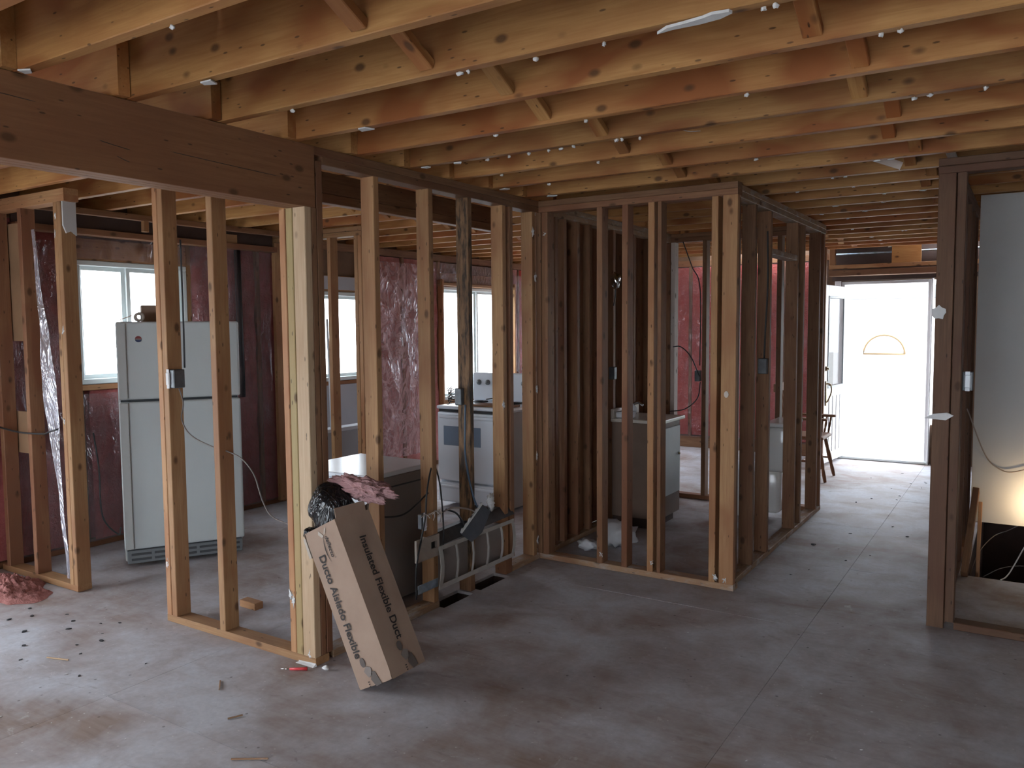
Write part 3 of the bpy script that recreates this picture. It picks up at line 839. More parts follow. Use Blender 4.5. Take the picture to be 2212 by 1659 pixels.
lo = bpy.data.objects.new('bulb_light', ld); lo.location = (0.12, 6.075, 0.44); COL.objects.link(lo); attach(lo, lamp)

cable('cord', [(-0.10, 5.84, 0.006), (-0.06, 5.95, 0.02), (0.02, 5.97, 0.2), (0.12, 5.90, 0.44)], 0.004, 'cable_white', parent=lamp)

# ------------------------------------------------------------------ front door
d1 = thing('door_1', 'white front door with tall glass standing open into the hall', 'door', (-1.42, YF, 0), kind='structure')
for lo, hi in (((-1.90, YF + 0.02, 0), (-1.865, YF + 0.13, 2.12)), ((-0.975, YF + 0.02, 0), (-0.94, YF + 0.13, 2.12)), ((-1.865, YF + 0.02, 2.085), (-0.975, YF + 0.13, 2.12))):
    mb = MB(); mb.rbox(lo, hi, 0.004, 1); mb.build('door_frame', M['door_white'], d1)
for lo, hi in (((-1.97, YF - 0.02, 0), (-1.905, YF + 0.02, 2.17)), ((-0.938, YF - 0.02, 0), (-0.925, YF + 0.12, 2.17)), ((-0.85, YF - 0.02, 0), (-0.80, YF + 0.12, 2.17))):
    mb = MB(); mb.rbox(lo, hi, 0.004, 1); mb.build('door_casing', M['door_white'], d1)
mb = MB(); mb.box((-0.925, YF + 0.06, 0.45), (-0.85, YF + 0.066, 2.12)); mb.build('side_light', M['glass'], d1)
mb = MB(); mb.rbox((-1.90, YF - 0.01, 0.001), (-0.94, YF + 0.22, 0.035), 0.008, 1); mb.build('threshold', M['vinyl'], d1)
leaf = bpy.data.objects.new('door_leaf', None); COL.objects.link(leaf); leaf.location = (-1.862, 10.30, 0.0); leaf.rotation_euler = (0, 0, math.atan2(-0.80, -0.075)); attach(leaf, d1)
LW = 0.80
def lbox(name, lo, hi, m, r=0.004):
    mb = MB(); mb.rbox(lo, hi, r, 1); return mb.build(name, M[m], leaf, local=True)
lbox('stile', (0, -0.022, 0.04), (0.11, 0.022, 2.06), 'door_white'); lbox('stile', (LW - 0.11, -0.022, 0.04), (LW, 0.022, 2.06), 'door_white')
lbox('rail', (0.11, -0.022, 1.93), (LW - 0.11, 0.022, 2.06), 'door_white'); lbox('rail', (0.11, -0.022, 0.04), (LW - 0.11, 0.022, 0.90), 'door_white')
for a in (0.16, 0.30, 0.44, 0.58):
    lbox('panel_moulding', (a, 0.0215, 0.15), (a + 0.05, 0.029, 0.80), 'door_white')
mb = MB(); mb.box((0.11, -0.003, 0.90), (LW - 0.11, 0.003, 1.93)); mb.build('glass_light', M['glass'], leaf, local=True)
for lo, hi in (((0.10, 0.015, 0.89), (0.125, 0.03, 1.94)), ((LW - 0.125, 0.015, 0.89), (LW - 0.10, 0.03, 1.94)), ((0.125, 0.015, 1.915), (LW - 0.125, 0.03, 1.94)), ((0.125, 0.015, 0.89), (LW - 0.125, 0.03, 0.915))):
    lbox('glazing_bead', lo, hi, 'vent')
mb = MB(); mb.rbox((LW - 0.075, 0.022, 0.70), (LW - 0.03, 0.034, 0.98), 0.006, 2); mb.tube(smooth_path([(LW - 0.05, 0.03, 0.95), (LW - 0.05, 0.075, 0.94), (LW - 0.05, 0.085, 0.86), (LW - 0.05, 0.05, 0.76), (LW - 0.05, 0.03, 0.74)]), 0.008, 8); mb.build('handle', M['brass'], leaf, True, True)
mb = MB(); mb.T = Matrix.Translation((LW - 0.05, 0.02, 1.12)) @ Matrix.Rotation(-HP, 4, 'X'); mb.lathe([(0.028, 0), (0.028, 0.012), (0.012, 0.018), (0.012, 0.035)], 14); mb.build('deadbolt', M['brass'], leaf, True, True)

member('hall_post', (-1.985, 9.40, 0.0005), (-1.90, 9.44, ZT - 0.002), M['old'], wf)
member('hall_post', (-1.985, 9.36, 0.0005), (-1.945, 9.398, ZT - 0.002), M['old'], wf)

# ------------------------------------------------------------------ outdoors
tag(holed('ground', 'z', -0.62, -0.45, -40, 40, -30, 60, [(-0.37, 1.37, 5.79, 8.67)], M['concrete'], None), 'pale paved ground outside the house', 'ground', kind='structure')
sh = thing('white_shed', 'white outbuilding wall with a door opposite the front entry', 'shed', (-2.6, 13.6, -0.45))
mb = MB(); mb.box((-4.2, 13.55, -0.449), (-1.0, 15.2, 2.0)); mb.build('wall', M['door_white'], sh)
mb = MB(); mb.poly([(-4.4, 13.4, 2.0), (-0.8, 13.4, 2.0), (-2.6, 13.4, 2.9)], (0, 2.0, 0)); mb.build('roof', M['vent'], sh)
mb = MB(); mb.rbox((-2.31, 13.46, -0.41), (-1.40, 13.51, 1.62), 0.006, 1); fd = mb.build('door', M['door_white'], sh)
for x0 in (-2.20, -1.80):
    for z0, z1 in ((-0.27, 0.32), (0.48, 1.06)):
        for lo, hi in (((x0, 13.445, z0), (x0 + 0.30, 13.462, z0 + 0.03)), ((x0, 13.445, z1 - 0.03), (x0 + 0.30, 13.462, z1)), ((x0, 13.445, z0 + 0.03), (x0 + 0.03, 13.462, z1 - 0.03)), ((x0 + 0.27, 13.445, z0 + 0.03), (x0 + 0.30, 13.462, z1 - 0.03))):
            mb = MB(); mb.box(lo, hi); mb.build('panel_moulding', M['door_white'], fd)
fan = [(-1.855 + 0.29 * math.cos(math.pi * k / 14), 13.45, 1.16 + 0.29 * math.sin(math.pi * k / 14)) for k in range(15)]
mb = MB(); mb.poly(fan, (0, 0.02, 0)); mb.build('fan_light', M['glass'], fd)
mb = MB(); mb.tube(fan + [fan[0]], 0.014, 6); mb.build('fan_light_trim', M['brass'], fd, True)
bk = MB(); bk.rbox((-1.30, 12.3, -0.45), (-1.09, 12.4, -0.385), 0.004, 1); tag(bk.build('red_brick', M['brick_red']), 'single red brick lying outside the front door', 'brick')
lw = MB(); lw.box((-1.6, 17.0, -0.449), (6.0, 22.0, -0.43)); tag(lw.build('lawn', M['grass']), 'strip of green lawn across the yard', 'lawn', kind='structure')

# ------------------------------------------------------------------ refrigerator
fr = thing('refrigerator', 'white two-door top-freezer refrigerator behind the kitchen studs', 'refrigerator', (-5.105, 3.105, 0), math.radians(59.2))
def lb(parent, name, lo, hi, m, r=0.006, seg=2):
    mb = MB(); mb.rbox(lo, hi, r, seg); return mb.build(name, M[m], parent, False, True)
def lb2(parent, name, lo, hi, m, r=0.004):      # sub-part of a part, in the thing's own frame
    mb = MB(); mb.rbox(lo, hi, r, 1)
    o = mb.build(name, M[m], None); o.parent = parent; o.matrix_parent_inverse = parent.matrix_basis.inverted(); return o
lb(fr, 'body', (0.005, 0.075, 0.03), (0.775, 0.69, 1.665), 'fridge_side', 0.01)
lb(fr, 'gasket', (0.012, 0.062, 0.12), (0.768, 0.08, 1.655), 'gasket', 0.003, 1)
fz = lb(fr, 'freezer_door', (0, 0, 1.148), (0.78, 0.062, 1.672), 'fridge', 0.014, 3)
dr = lb(fr, 'fridge_door', (0, 0, 0.125), (0.78, 0.062, 1.132), 'fridge', 0.014, 3)
lb2(fz, 'handle', (0.003, -0.018, 1.155), (0.058, 0.004, 1.665), 'fridge_side'); lb2(dr, 'handle', (0.003, -0.018, 0.132), (0.058, 0.004, 1.127), 'fridge_side')
gv = lb(fr, 'base_grille', (0.015, 0.02, 0.025), (0.765, 0.06, 0.115), 'vent', 0.004, 1)
for i in range(2):
    for j in range(5):
        lb2(gv, 'vent_slot', (0.04 + j * 0.145, 0.014, 0.045 + i * 0.035), (0.165 + j * 0.145, 0.0215, 0.06 + i * 0.035), 'gasket', 0.001)
for nm, a0, a1, m in (('badge', 0, math.pi, 'badge_red'), ('badge', math.pi, 2 * math.pi, 'badge_blue')):
    mb = MB(); mb.poly([(0.135 + 0.021 * math.cos(a0 + (a1 - a0) * k / 12), -0.003, 1.555 + 0.021 * math.sin(a0 + (a1 - a0) * k / 12)) for k in range(13)], (0, 0.004, 0))
    o = mb.build(nm, M[m], None); o.parent = fz; o.matrix_parent_inverse = fz.matrix_basis.inverted()
mb = MB(); mb.T = Matrix.Translation((0.135, -0.0045, 1.555)); mb.box((-0.021, 0, -0.004), (0.021, 0.003, 0.004)); o = mb.build('badge_band', M['print_mid'], None); o.parent = fz; o.matrix_parent_inverse = fz.matrix_basis.inverted()
# things on top of it
FRM = Matrix.Translation((-5.105, 3.105, 0)) @ Matrix.Rotation(math.radians(59.2), 4, 'Z')
mb = MB(); mb.T = FRM; mb.rbox((0.17, 0.30, 1.668), (0.42, 0.50, 1.79), 0.004, 1); tag(mb.build('small_carton', M['cardboard']), 'small closed carton on top of the refrigerator', 'box')
mb = MB(); mb.T = FRM @ Matrix.Translation((0.15, 0.03, 1.705)) @ Matrix.Rotation(-HP, 4, 'X')
for (ra, rb) in ((0.032, 0.016),):
    pr = []
    n = 18; L = 0.24
    vs = []; fs = []
    for z, r in ((0, rb), (0, ra), (L, ra), (L, rb)):
        for k in range(n): vs.append((r * math.cos(2 * math.pi * k / n), r * math.sin(2 * math.pi * k / n), z))
    for i in range(4):
        for k in range(n): fs.append((i * n + k, i * n + (k + 1) % n, ((i + 1) % 4) * n + (k + 1) % n, ((i + 1) % 4) * n + k))
    mb.add(vs, fs)
tag(mb.build('paper_tube', M['beige_scrap'], None, True), 'open beige roll lying on top of the refrigerator', 'tube')
mb = MB(); mb.T = FRM; mb.add([(0.0, 0.08, 1.676), (0.105, 0.08, 1.715), (0.105, 0.27, 1.72), (0.0, 0.29, 1.676), (0.0, 0.08, 1.673), (0.105, 0.08, 1.712), (0.105, 0.27, 1.717), (0.0, 0.29, 1.673)], [(0, 1, 2, 3), (7, 6, 5, 4), (0, 4, 5, 1), (1, 5, 6, 2), (2, 6, 7, 3), (3, 7, 4, 0)])
tag(mb.build('bent_sheet', M['kraft']), 'bent brown sheet resting on top of the refrigerator', 'sheet')

# ------------------------------------------------------------------ dishwasher
dw = thing('dishwasher', 'low white dishwasher with glossy top behind the leaning carton', 'dishwasher', (-3.37, 3.60, 0))
def part(parent, name, lo, hi, m, r=0.006, seg=2, smooth=False):
    mb = MB(); mb.rbox(lo, hi, r, seg); return mb.build(name, M[m], parent, smooth)
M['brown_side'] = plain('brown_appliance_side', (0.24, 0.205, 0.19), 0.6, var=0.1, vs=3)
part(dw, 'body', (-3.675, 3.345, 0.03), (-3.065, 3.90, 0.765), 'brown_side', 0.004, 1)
part(dw, 'top_panel', (-3.685, 3.305, 0.767), (-3.058, 3.905, 0.795), 'enamel', 0.006)
part(dw, 'control_strip', (-3.68, 3.31, 0.70), (-3.062, 3.344, 0.765), 'enamel')
part(dw, 'door', (-3.68, 3.312, 0.13), (-3.062, 3.344, 0.696), 'enamel')
part(dw, 'kick_plate', (-3.67, 3.335, 0.01), (-3.07, 3.344, 0.125), 'vent', 0.002, 1)
part(dw, 'side_trim', (-3.064, 3.40, 0.70), (-3.0595, 3.88, 0.708), 'gasket', 0.001, 1)

# ------------------------------------------------------------------ stove
st = thing('stove', 'white electric stove with raised control panel below the tall window', 'stove', (-4.10, 6.06, 0))
part(st, 'body', (-4.475, 5.785, 0.04), (-3.725, 6.39, 0.885), 'enamel', 0.004, 1)
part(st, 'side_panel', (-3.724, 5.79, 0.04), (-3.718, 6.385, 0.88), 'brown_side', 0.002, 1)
ct = part(st, 'cooktop', (-4.48, 5.735, 0.888), (-3.715, 6.39, 0.918), 'enamel', 0.01)
part(st, 'shadow_gap', (-4.47, 5.765, 0.862), (-3.73, 5.786, 0.888), 'black', 0.002, 1)
od = part(st, 'oven_door', (-4.475, 5.74, 0.245), (-3.725, 5.784, 0.86), 'enamel', 0.014, 3)
part(od, 'oven_window', (-4.405, 5.737, 0.565), (-4.0, 5.743, 0.738), 'oven_glass', 0.0029, 1)
mb = MB(); mb.rbox((-4.43, 5.70, 0.81), (-3.77, 5.722, 0.838), 0.009, 2); mb.rbox((-4.41, 5.715, 0.812), (-4.38, 5.745, 0.836), 0.004, 1); mb.rbox((-3.82, 5.715, 0.812), (-3.79, 5.745, 0.836), 0.004, 1); mb.build('handle', M['enamel'], od)
dwr = part(st, 'drawer', (-4.475, 5.742, 0.05), (-3.725, 5.784, 0.228), 'enamel', 0.014, 3)
part(dwr, 'drawer_lip', (-4.44, 5.728, 0.178), (-3.76, 5.746, 0.205), 'enamel', 0.008, 2)
bg = part(st, 'control_panel', (-4.48, 6.30, 0.915), (-3.715, 6.39, 1.185), 'enamel', 0.02, 3)
part(bg, 'display', (-4.18, 6.296, 1.07), (-4.02, 6.304, 1.12), 'print_grey', 0.002, 1)
for x in (-4.40, -4.30, -3.90, -3.80):
    mb = MB(); mb.T = Matrix.Translation((x, 6.302, 1.095)) @ Matrix.Rotation(HP, 4, 'X'); mb.lathe([(0.026, 0), (0.024, 0.016), (0.012, 0.02), (0.010, 0.03)], 16); mb.build('knob', M['vent'], bg, True)
for cx, cy, r in ((-4.30, 5.90, 0.085), (-3.92, 5.90, 0.07), (-4.30, 6.17, 0.07), (-3.92, 6.17, 0.085)):
    mb = MB(); mb.tube([(cx + r * (1 - t / 40) * math.cos(t * 0.62), cy + r * (1 - t / 40) * math.sin(t * 0.62), 0.925) for t in range(36)], 0.006, 6); mb.build('burner_coil', M['black'], ct, True)
mb = MB(); mb.rbox((-4.16, 5.80, 0.919), (-3.74, 5.98, 0.935), 0.004, 1); tag(mb.build('scrap_board', M['old']), 'flat brown offcut lying on the stove top', 'board')
cable('bent_wire', [(-4.15, 6.05, 0.96), (-4.05, 6.06, 0.975), (-3.97, 6.06, 0.97), (-3.93, 6.03, 0.93)], 0.005, 'black', 'short bent black wire lying on the stove top')

# ------------------------------------------------------------------ low wall by the kitchen side door
hw = thing('half_wall', 'low grey half wall with pale cap by the side window', 'wall', (-5.3, 5.4, 0))
member('drywall_panel', (-5.36, 5.13, 0.001), (-5.27, 5.66, 0.68), M['halfwall'], hw, ch=0.001, jit=0)
member('cap', (-5.38, 5.12, 0.681), (-5.25, 5.67, 0.712), M['ivory'], hw, ch=0.002, jit=0)
wp = MB(); wp.tube([(-5.255, 5.20, 0.713), (-5.27, 5.19, 1.70)], 0.010, 8); tag(wp.build('white_pipe', M['enamel'], None, True), 'slim white pipe standing on the half wall', 'pipe')

# ------------------------------------------------------------------ bathroom things
vn = thing('vanity', 'bathroom vanity with brown side and pale door', 'vanity', (-2.61, 6.12, 0))
part(vn, 'body', (-2.82, 5.905, 0.08), (-2.42, 6.37, 0.845), 'vanity', 0.003, 1)
part(vn, 'toe_kick', (-2.82, 5.92, 0.001), (-2.47, 6.36, 0.08), 'dark_board', 0.002, 1)
part(vn, 'counter', (-2.825, 5.89, 0.847), (-2.385, 6.40, 0.875), 'counter', 0.006)
part(vn, 'backsplash', (-2.825, 5.89, 0.875), (-2.80, 6.40, 0.95), 'counter', 0.004, 1)
vd = part(vn, 'door', (-2.419, 5.95, 0.255), (-2.402, 6.33, 0.80), 'vanity_white', 0.003, 1)
part(vn, 'face_frame', (-2.419, 5.91, 0.08), (-2.406, 5.947, 0.845), 'vanity_white', 0.002, 1)
part(vd, 'knob', (-2.402, 6.28, 0.56), (-2.385, 6.30, 0.58), 'brass', 0.006)
mb = MB(); mb.tube(smooth_path([(-2.74, 6.14, 0.876), (-2.74, 6.14, 0.96), (-2.70, 6.14, 0.99), (-2.65, 6.14, 0.965)]), 0.011, 8); fc = tag(mb.build('faucet', M['chrome'], None, True), 'small chrome faucet on the vanity counter', 'faucet')
mb = MB(); mb.rbox((-2.79, 5.91, 0.876), (-2.66, 6.02, 0.93), 0.012, 2); tag(mb.build('plastic_tub', M['paper']), 'small white tub on the corner of the vanity counter', 'tub')
tag(blob('crumpled_paper', (-2.72, 6.07, 0.93), (0.04, 0.035, 0.05), M['paper'], None, 0.6, 3.0, 3, 5), 'crumpled paper towel on the vanity counter', 'paper')

tl = thing('toilet', 'white toilet behind the hallway studs', 'toilet', (-1.95, 6.83, 0))
part(tl, 'tank', (-1.79, 6.62, 0.42), (-1.60, 7.05, 0.79), 'porcelain', 0.03, 3, True)
part(tl, 'tank_lid', (-1.80, 6.60, 0.79), (-1.59, 7.07, 0.825), 'porcelain', 0.012, 2)
mb = MB(); mb.lathe([(0.10, 0.001), (0.115, 0.03), (0.10, 0.12), (0.11, 0.22), (0.17, 0.33), (0.20, 0.40), (0.19, 0.41)], 24, 1.25, 0.95, (-2.03, 6.83)); mb.rbox((-1.92, 6.74, 0.05), (-1.70, 6.92, 0.41), 0.03, 2); mb.build('bowl', M['porcelain'], tl, True)
mb = MB(); mb.lathe([(0.205, 0.41), (0.21, 0.42), (0.20, 0.435), (0.10, 0.44)], 24, 1.25, 0.95, (-2.03, 6.83)); mb.build('seat_lid', M['enamel'], tl, True)
part(tl, 'flush_lever', (-1.81, 6.66, 0.72), (-1.79, 6.74, 0.735), 'chrome', 0.004, 1)
mb = MB(); mb.tube([(-2.795, 5.70, 0.0005), (-2.795, 5.70, 2.38)], 0.028, 12); tag(mb.build('dark_gap_rod', M['abs'], None, True), 'black rod put in for the dark gap beside the vanity', 'pipe')  # black rod drawn for the shade of a dark gap between studs
tag(blob('plastic_bag', (-2.50, 5.36, 0.085), (0.12, 0.10, 0.10), M['paper'], None, 0.6, 2.2, 3, 3, -0.084), 'crumpled white bag on the bathroom floor', 'bag')
tag(blob('plastic_bag', (-2.66, 5.16, 0.035), (0.07, 0.06, 0.04), M['paper'], None, 0.6, 2.5, 3, 8, -0.0345), 'flat grey-white scrap beside the bathroom bag', 'bag')
o = blob('foil_duct_end', (-2.79, 5.91, 1.98), (0.035, 0.035, 0.06), M['chrome'], None, 0.5, 4.0, 3, 4); tag(o, 'crumpled shiny foil end hanging on the bathroom studs', 'duct')
cable('wire', [(-2.79, 5.91, 1.93), (-2.795, 5.91, 1.85), (-2.81, 5.91, 1.78)], 0.004, 'cable_black', parent=o)
cable('arching_cable', [(-2.80, 7.18, 1.42), (-2.72, 7.17, 1.42), (-2.62, 7.16, 1.33), (-2.535, 7.16, 1.15)], 0.005, 'cable_black', 'dark cable arching between the far bathroom studs')
cable('ceiling_cable', [(-2.68, 7.1, 2.38), (-2.60, 7.12, 2.15), (-2.54, 7.17, 1.95), (-2.54, 7.18, 1.25)], 0.005, 'cable_black', 'dark cable dropping from the bathroom ceiling to a box')
cable('low_cable', [(-2.53, 7.17, 1.10), (-2.55, 7.15, 0.95), (-2.65, 7.1, 0.85), (-2.8, 7.1, 0.82)], 0.005, 'cable_black', 'dark cable drooping below the far bathroom box')

# ------------------------------------------------------------------ hall chair
ch = thing('wooden_chair', 'turned wooden armchair by the open front door', 'chair', (-1.96, 8.84, 0))
def cprism(name, p0, p1, a, b, u=(0, 1, 0), parent=ch): return prism(name, p0, p1, a, b, u, M['chair_wood'], parent)
def turned(name, p0, p1, r):
    p0 = Vector(p0); p1 = Vector(p1); n = 11
    prof = [0.75, 0.95, 1.0, 0.8, 1.05, 1.15, 1.1, 0.85, 1.0, 0.9, 0.7]
    mb = MB(); mb.tube([p0.lerp(p1, i / (n - 1)) for i in range(n)], [r * k for k in prof], 10)
    vs = mb.v
    gr = [((v - p0).z + 3, v.x * 1 + 7, v.y) for v in vs]
    return obj(name, vs, mb.f, M['chair_wood'], ch, gr, True)
bm_ = MB(); bm_.rbox((-2.18, 8.62, 0.425), (-1.74, 9.06, 0.465), 0.018, 2)
obj('seat', bm_.v, bm_.f, M['chair_wood'], ch, [(v.x + 5, v.y, v.z) for v in bm_.v])
for sx in (0, 1):
    for sy in (0, 1):
        tx = -2.12 + sx * 0.32; ty = 8.68 + sy * 0.32
        turned('leg', (tx + (0.09 if sx else -0.07), ty + (0.065 if sy else -0.065), 0.0005), (tx, ty, 0.43), 0.019)
for sy in (0, 1):
    y = 8.645 + sy * 0.39
    turned('stretcher', (-2.16, y, 0.20), (-1.74, y, 0.20), 0.010)
    for x in (-1.83, -1.79, -1.75): turned('spindle', (x - 0.02, y, 0.465), (x, y + (0.02 if sy else -0.02), 0.635), 0.011)
    a = MB(); a.rbox((-2.16, y - 0.035 + (0.02 if sy else -0.02), 0.632), (-1.70, y + 0.035 + (0.02 if sy else -0.02), 0.658), 0.012, 2)
    obj('armrest', a.v, a.f, M['chair_wood'], ch, [(v.x + 11, v.y, v.z) for v in a.v])
turned('stretcher', (-1.95, 8.645, 0.20), (-1.95, 9.035, 0.20), 0.010)
for y in (8.64, 8.71, 8.78, 8.85, 8.92, 8.99, 9.04): turned('spindle', (-2.14, y, 0.465), (-2.22, y, 0.93), 0.009)
cprism('crest_rail', (-2.225, 8.60, 0.955), (-2.225, 9.08, 0.955), 0.03, 0.085, (1, 0, 0))

# ------------------------------------------------------------------ leaning carton
ANG = math.atan2(0.329, 0.666)
A = Vector((-math.sin(ANG), 0, math.cos(ANG))); B = Vector((math.cos(ANG), 0, math.sin(ANG))); C = Vector((0, 1, 0))
O = Vector((-2.472, 2.583, 0.001))
BL, BW, BD = 0.742, 0.216, 0.226
bx = thing('cardboard_carton', 'long brown duct carton leaning against the corner post', 'box', O)
def P3(a, b, c): return O + A * a + B * b + C * c
def slab(name, pts, off, mat, parent=bx):
    mb = MB(); mb.poly(pts, off); return mb.build(name, M[mat], parent)
def panel(name, f, n, nu=10, nv=24, amp=0.002, mat='cardboard', parent=bx, thick=0.003):
    """gently buckled board panel: f(u,v) -> point"""
    vs = []; fs = []
    for side in (0, 1):
        for j in range(nv + 1):
            for i in range(nu + 1):
                p = f(i / nu, j / nv)
                e = min(1, 8 * min(i / nu, 1 - i / nu)) * min(1, 8 * min(j / nv, 1 - j / nv))
                vs.append(p + n * (amp * e * noise.noise(p * 9) - side * thick))
    m = nu + 1; b = m * (nv + 1)
    for j in range(nv):
        for i in range(nu):
            q = (j * m + i, j * m + i + 1, (j + 1) * m + i + 1, (j + 1) * m + i)
            fs.append(q); fs.append(tuple(b + k for k in reversed(q)))
    rim = [i for i in range(nu)] + [j * m + nu for j in range(nv)] + [nv * m + nu - i for i in range(nu)] + [(nv - j) * m for j in range(nv)]
    for k in range(len(rim)):
        a0, a1 = rim[k], rim[(k + 1) % len(rim)]
        fs.append((a1, a0, b + a0, b + a1))
    return obj(name, vs, fs, M[mat], parent)
panel('front_panel', lambda u, v: P3(v * BL, u * BW, 0), -C)
panel('side_panel', lambda u, v: P3(v * BL, BW, u * BD), B)
panel('side_panel', lambda u, v: P3(v * BL, 0, (1 - u) * BD), -B)
panel('back_panel', lambda u, v: P3(v * BL, (1 - u) * BW, BD), C)
panel('bottom_panel', lambda u, v: P3(0, (1 - u) * BW, v * BD), -A, 8, 8)
# open top flaps
panel('flap', lambda u, v: P3(BL + v * 0.055 - 0.01 * v, BW + 0.012 * v + 0.0, 0.01 + u * (BD * 0.86)), B, 6, 4)
panel('flap', lambda u, v: P3(BL - v * 0.11, -0.004 - 0.014 * math.sin(v * 2.5), (1 - u) * BD * 0.95), -B, 6, 6)
panel('flap', lambda u, v: P3(BL + v * 0.03, u * BW * 0.97, BD + 0.004 + 0.02 * v), C, 6, 4)
slab('tape', [P3(BL - 0.115, -0.022, -0.002), P3(BL - 0.115, -0.005, -0.002), P3(BL - 0.02, -0.004, -0.002), P3(BL - 0.02, -0.018, -0.002)], (0, 0.05, 0), 'tape')
for pts in ([(0.71, 0.085), (0.725, 0.095), (0.695, 0.118), (0.688, 0.105)], [(0.722, 0.135), (0.728, 0.15), (0.70, 0.128), (0.70, 0.12)]):
    slab('tape', [P3(a, b, -0.0035) for a, b in pts], (0, 0.001, 0), 'tape')
# print on the two faces
def glyphs(txt, bold=0.0, shear=0.0):
    cu = bpy.data.curves.new('t', 'FONT'); cu.body = txt; cu.size = 1.0; cu.offset = bold; cu.shear = shear
    to = bpy.data.objects.new('t', cu); COL.objects.link(to)
    bpy.context.view_layer.update()
    me = bpy.data.meshes.new_from_object(to.evaluated_get(bpy.context.evaluated_depsgraph_get()))
    bpy.data.objects.remove(to)
    vs = [v.co.copy() for v in me.vertices]; fs = [tuple(p.vertices) for p in me.polygons]
    bpy.data.meshes.remove(me)
    return vs, fs
def text_mesh(name, txt, a_top, length, height, face, across, parent, mat='print', bold=0.0, shear=0.0):
    """one part for each printed word"""
    av, _ = glyphs(txt, bold, shear); x0 = min(v.x for v in av); x1 = max(v.x for v in av)
    words = txt.split(' ')
    for i, w in enumerate(words):
        vs, fs = glyphs(w, bold, shear)
        pv, _ = glyphs(' '.join(words[:i + 1]), bold, shear)
        sh = max(v.x for v in pv) - max(v.x for v in vs)
        out = []
        for v in vs:
            t = (v.x + sh - x0) / (x1 - x0) * length; h = v.y / 0.69 * height
            out.append(P3(a_top - t, across + h, -0.0042) if face == 'front' else P3(a_top - t, BW + 0.0042, across + h))
        obj(name, out, fs, M[mat], parent)
text_mesh('printed_text', 'Ducto Aislado Flexible', 0.617, 0.485, 0.040, 'front', 0.044, bx, bold=0.022)
text_mesh('printed_text', 'Insulated Flexible Duct', 0.632, 0.488, 0.040, 'side', 0.104, bx, bold=0.022)
text_mesh('printed_logo', 'deflecto', 0.690, 0.100, 0.022, 'front', 0.122, bx, bold=0.02, shear=0.15)
text_mesh('printed_logo', '®', 0.588, 0.006, 0.009, 'front', 0.142, bx)
mbs = MB()
sw = [(0.690 - 0.115 * t, 0.114 - 0.014 * math.sin(t * 2.6) + 0.004 * t) for t in [k / 12 for k in range(13)]]
pts = [P3(a, b, -0.0042) for a, b in sw] + [P3(a, b - 0.004 * math.sin(math.pi * i / 12) - 0.0006, -0.0042) for i, (a, b) in reversed(list(enumerate(sw)))]
mbs.poly(pts, (0, 0.0006, 0)); mbs.build('printed_logo', M['print'], bx)
def icon(face, a0, b0, s):
    def Q(a, b): return P3(a0 + a * s, b0 + b * s, -0.0042) if face == 'front' else P3(a0 + a * s, BW + 0.0042, b0 + b * s)
    off = (0, 0.0006, 0) if face == 'front' else tuple(-0.0006 * B)
    mb = MB(); mb.poly([Q(0.026 * math.cos(k * 0.449) + 0.10, 0.018 * math.sin(k * 0.449) + 0.02) for k in range(14)], off); mb.build('printed_picture', M['print_grey'], bx)
    mb = MB(); mb.poly([Q(0.078, 0.036), (Q(0.066, 0.065)), Q(0.03, 0.062), Q(0.018, 0.03), Q(0.055, 0.008)], off); mb.build('printed_picture', M['print_mid'], bx)
    mb = MB(); mb.poly([Q(0.046, 0.062), Q(0.04, 0.085), Q(-0.028, 0.105), Q(-0.036, 0.062), Q(0.005, 0.04)], off); mb.build('printed_picture', M['print_grey'], bx)
    for k in range(3):
        mb = MB(); mb.poly([Q(0.0 - 0.012 * k, 0.012), Q(0.0 - 0.012 * k, 0.022), Q(-0.006 - 0.012 * k, 0.022), Q(-0.006 - 0.012 * k, 0.012)], off); mb.build('printed_picture', M['print'], bx)
icon('front', 0.024, 0.060, 0.85)
icon('side', 0.030, 0.086, 0.85)

# black bag bulging out of the carton, pink insulation on top of it
def warped(name, c, rad, mat, axes, seed, fr=2.2, amp=0.25, sub=4, amp2=0.06, fr2=9):
    bm = bmesh.new(); bmesh.ops.create_icosphere(bm, subdivisions=sub, radius=1)
    vs = []
    for v in bm.verts:
        k = 1 + amp * noise.noise(v.co * fr + Vector((seed, seed, 1))) + amp2 * noise.noise(v.co * fr2 + Vector((3, seed, 1)))
        q = v.co * k
        vs.append(Vector(c) + axes[0] * q.x * rad[0] + axes[1] * q.y * rad[1] + axes[2] * q.z * rad[2])
    bm.verts.index_update()
    fs = [tuple(v.index for v in f.verts) for f in bm.faces]; bm.free()
    return obj(name, vs, fs, M[mat], None, None, True)
tb_ = tag(warped('trash_bag', P3(BL + 0.03, 0.112, 0.112), (0.108, 0.106, 0.150), 'bag', (B, C, A), 2.0, 1.6, 0.16, 4, 0.05, 5), 'shiny black plastic bag stuffed in the carton mouth', 'bag')
for v in tb_.data.vertices:
    w_ = v.co + tb_.location - O
    a_, b_, c_ = w_.dot(A), w_.dot(B), w_.dot(C)
    if a_ < BL + 0.065:
        b_ = min(max(b_, 0.008), BW - 0.012); c_ = min(max(c_, 0.008), BD - 0.012)
    else:
        c_ = 0.112 + (c_ - 0.112) * 1.08
    v.co = O + A * a_ + B * b_ + C * c_ - tb_.location
attach(warped('bag_knot', P3(BL - 0.004, 0.004, 0.030), (0.034, 0.030, 0.030), 'bag', (B, C, A), 5.0, sub=3), tb_)
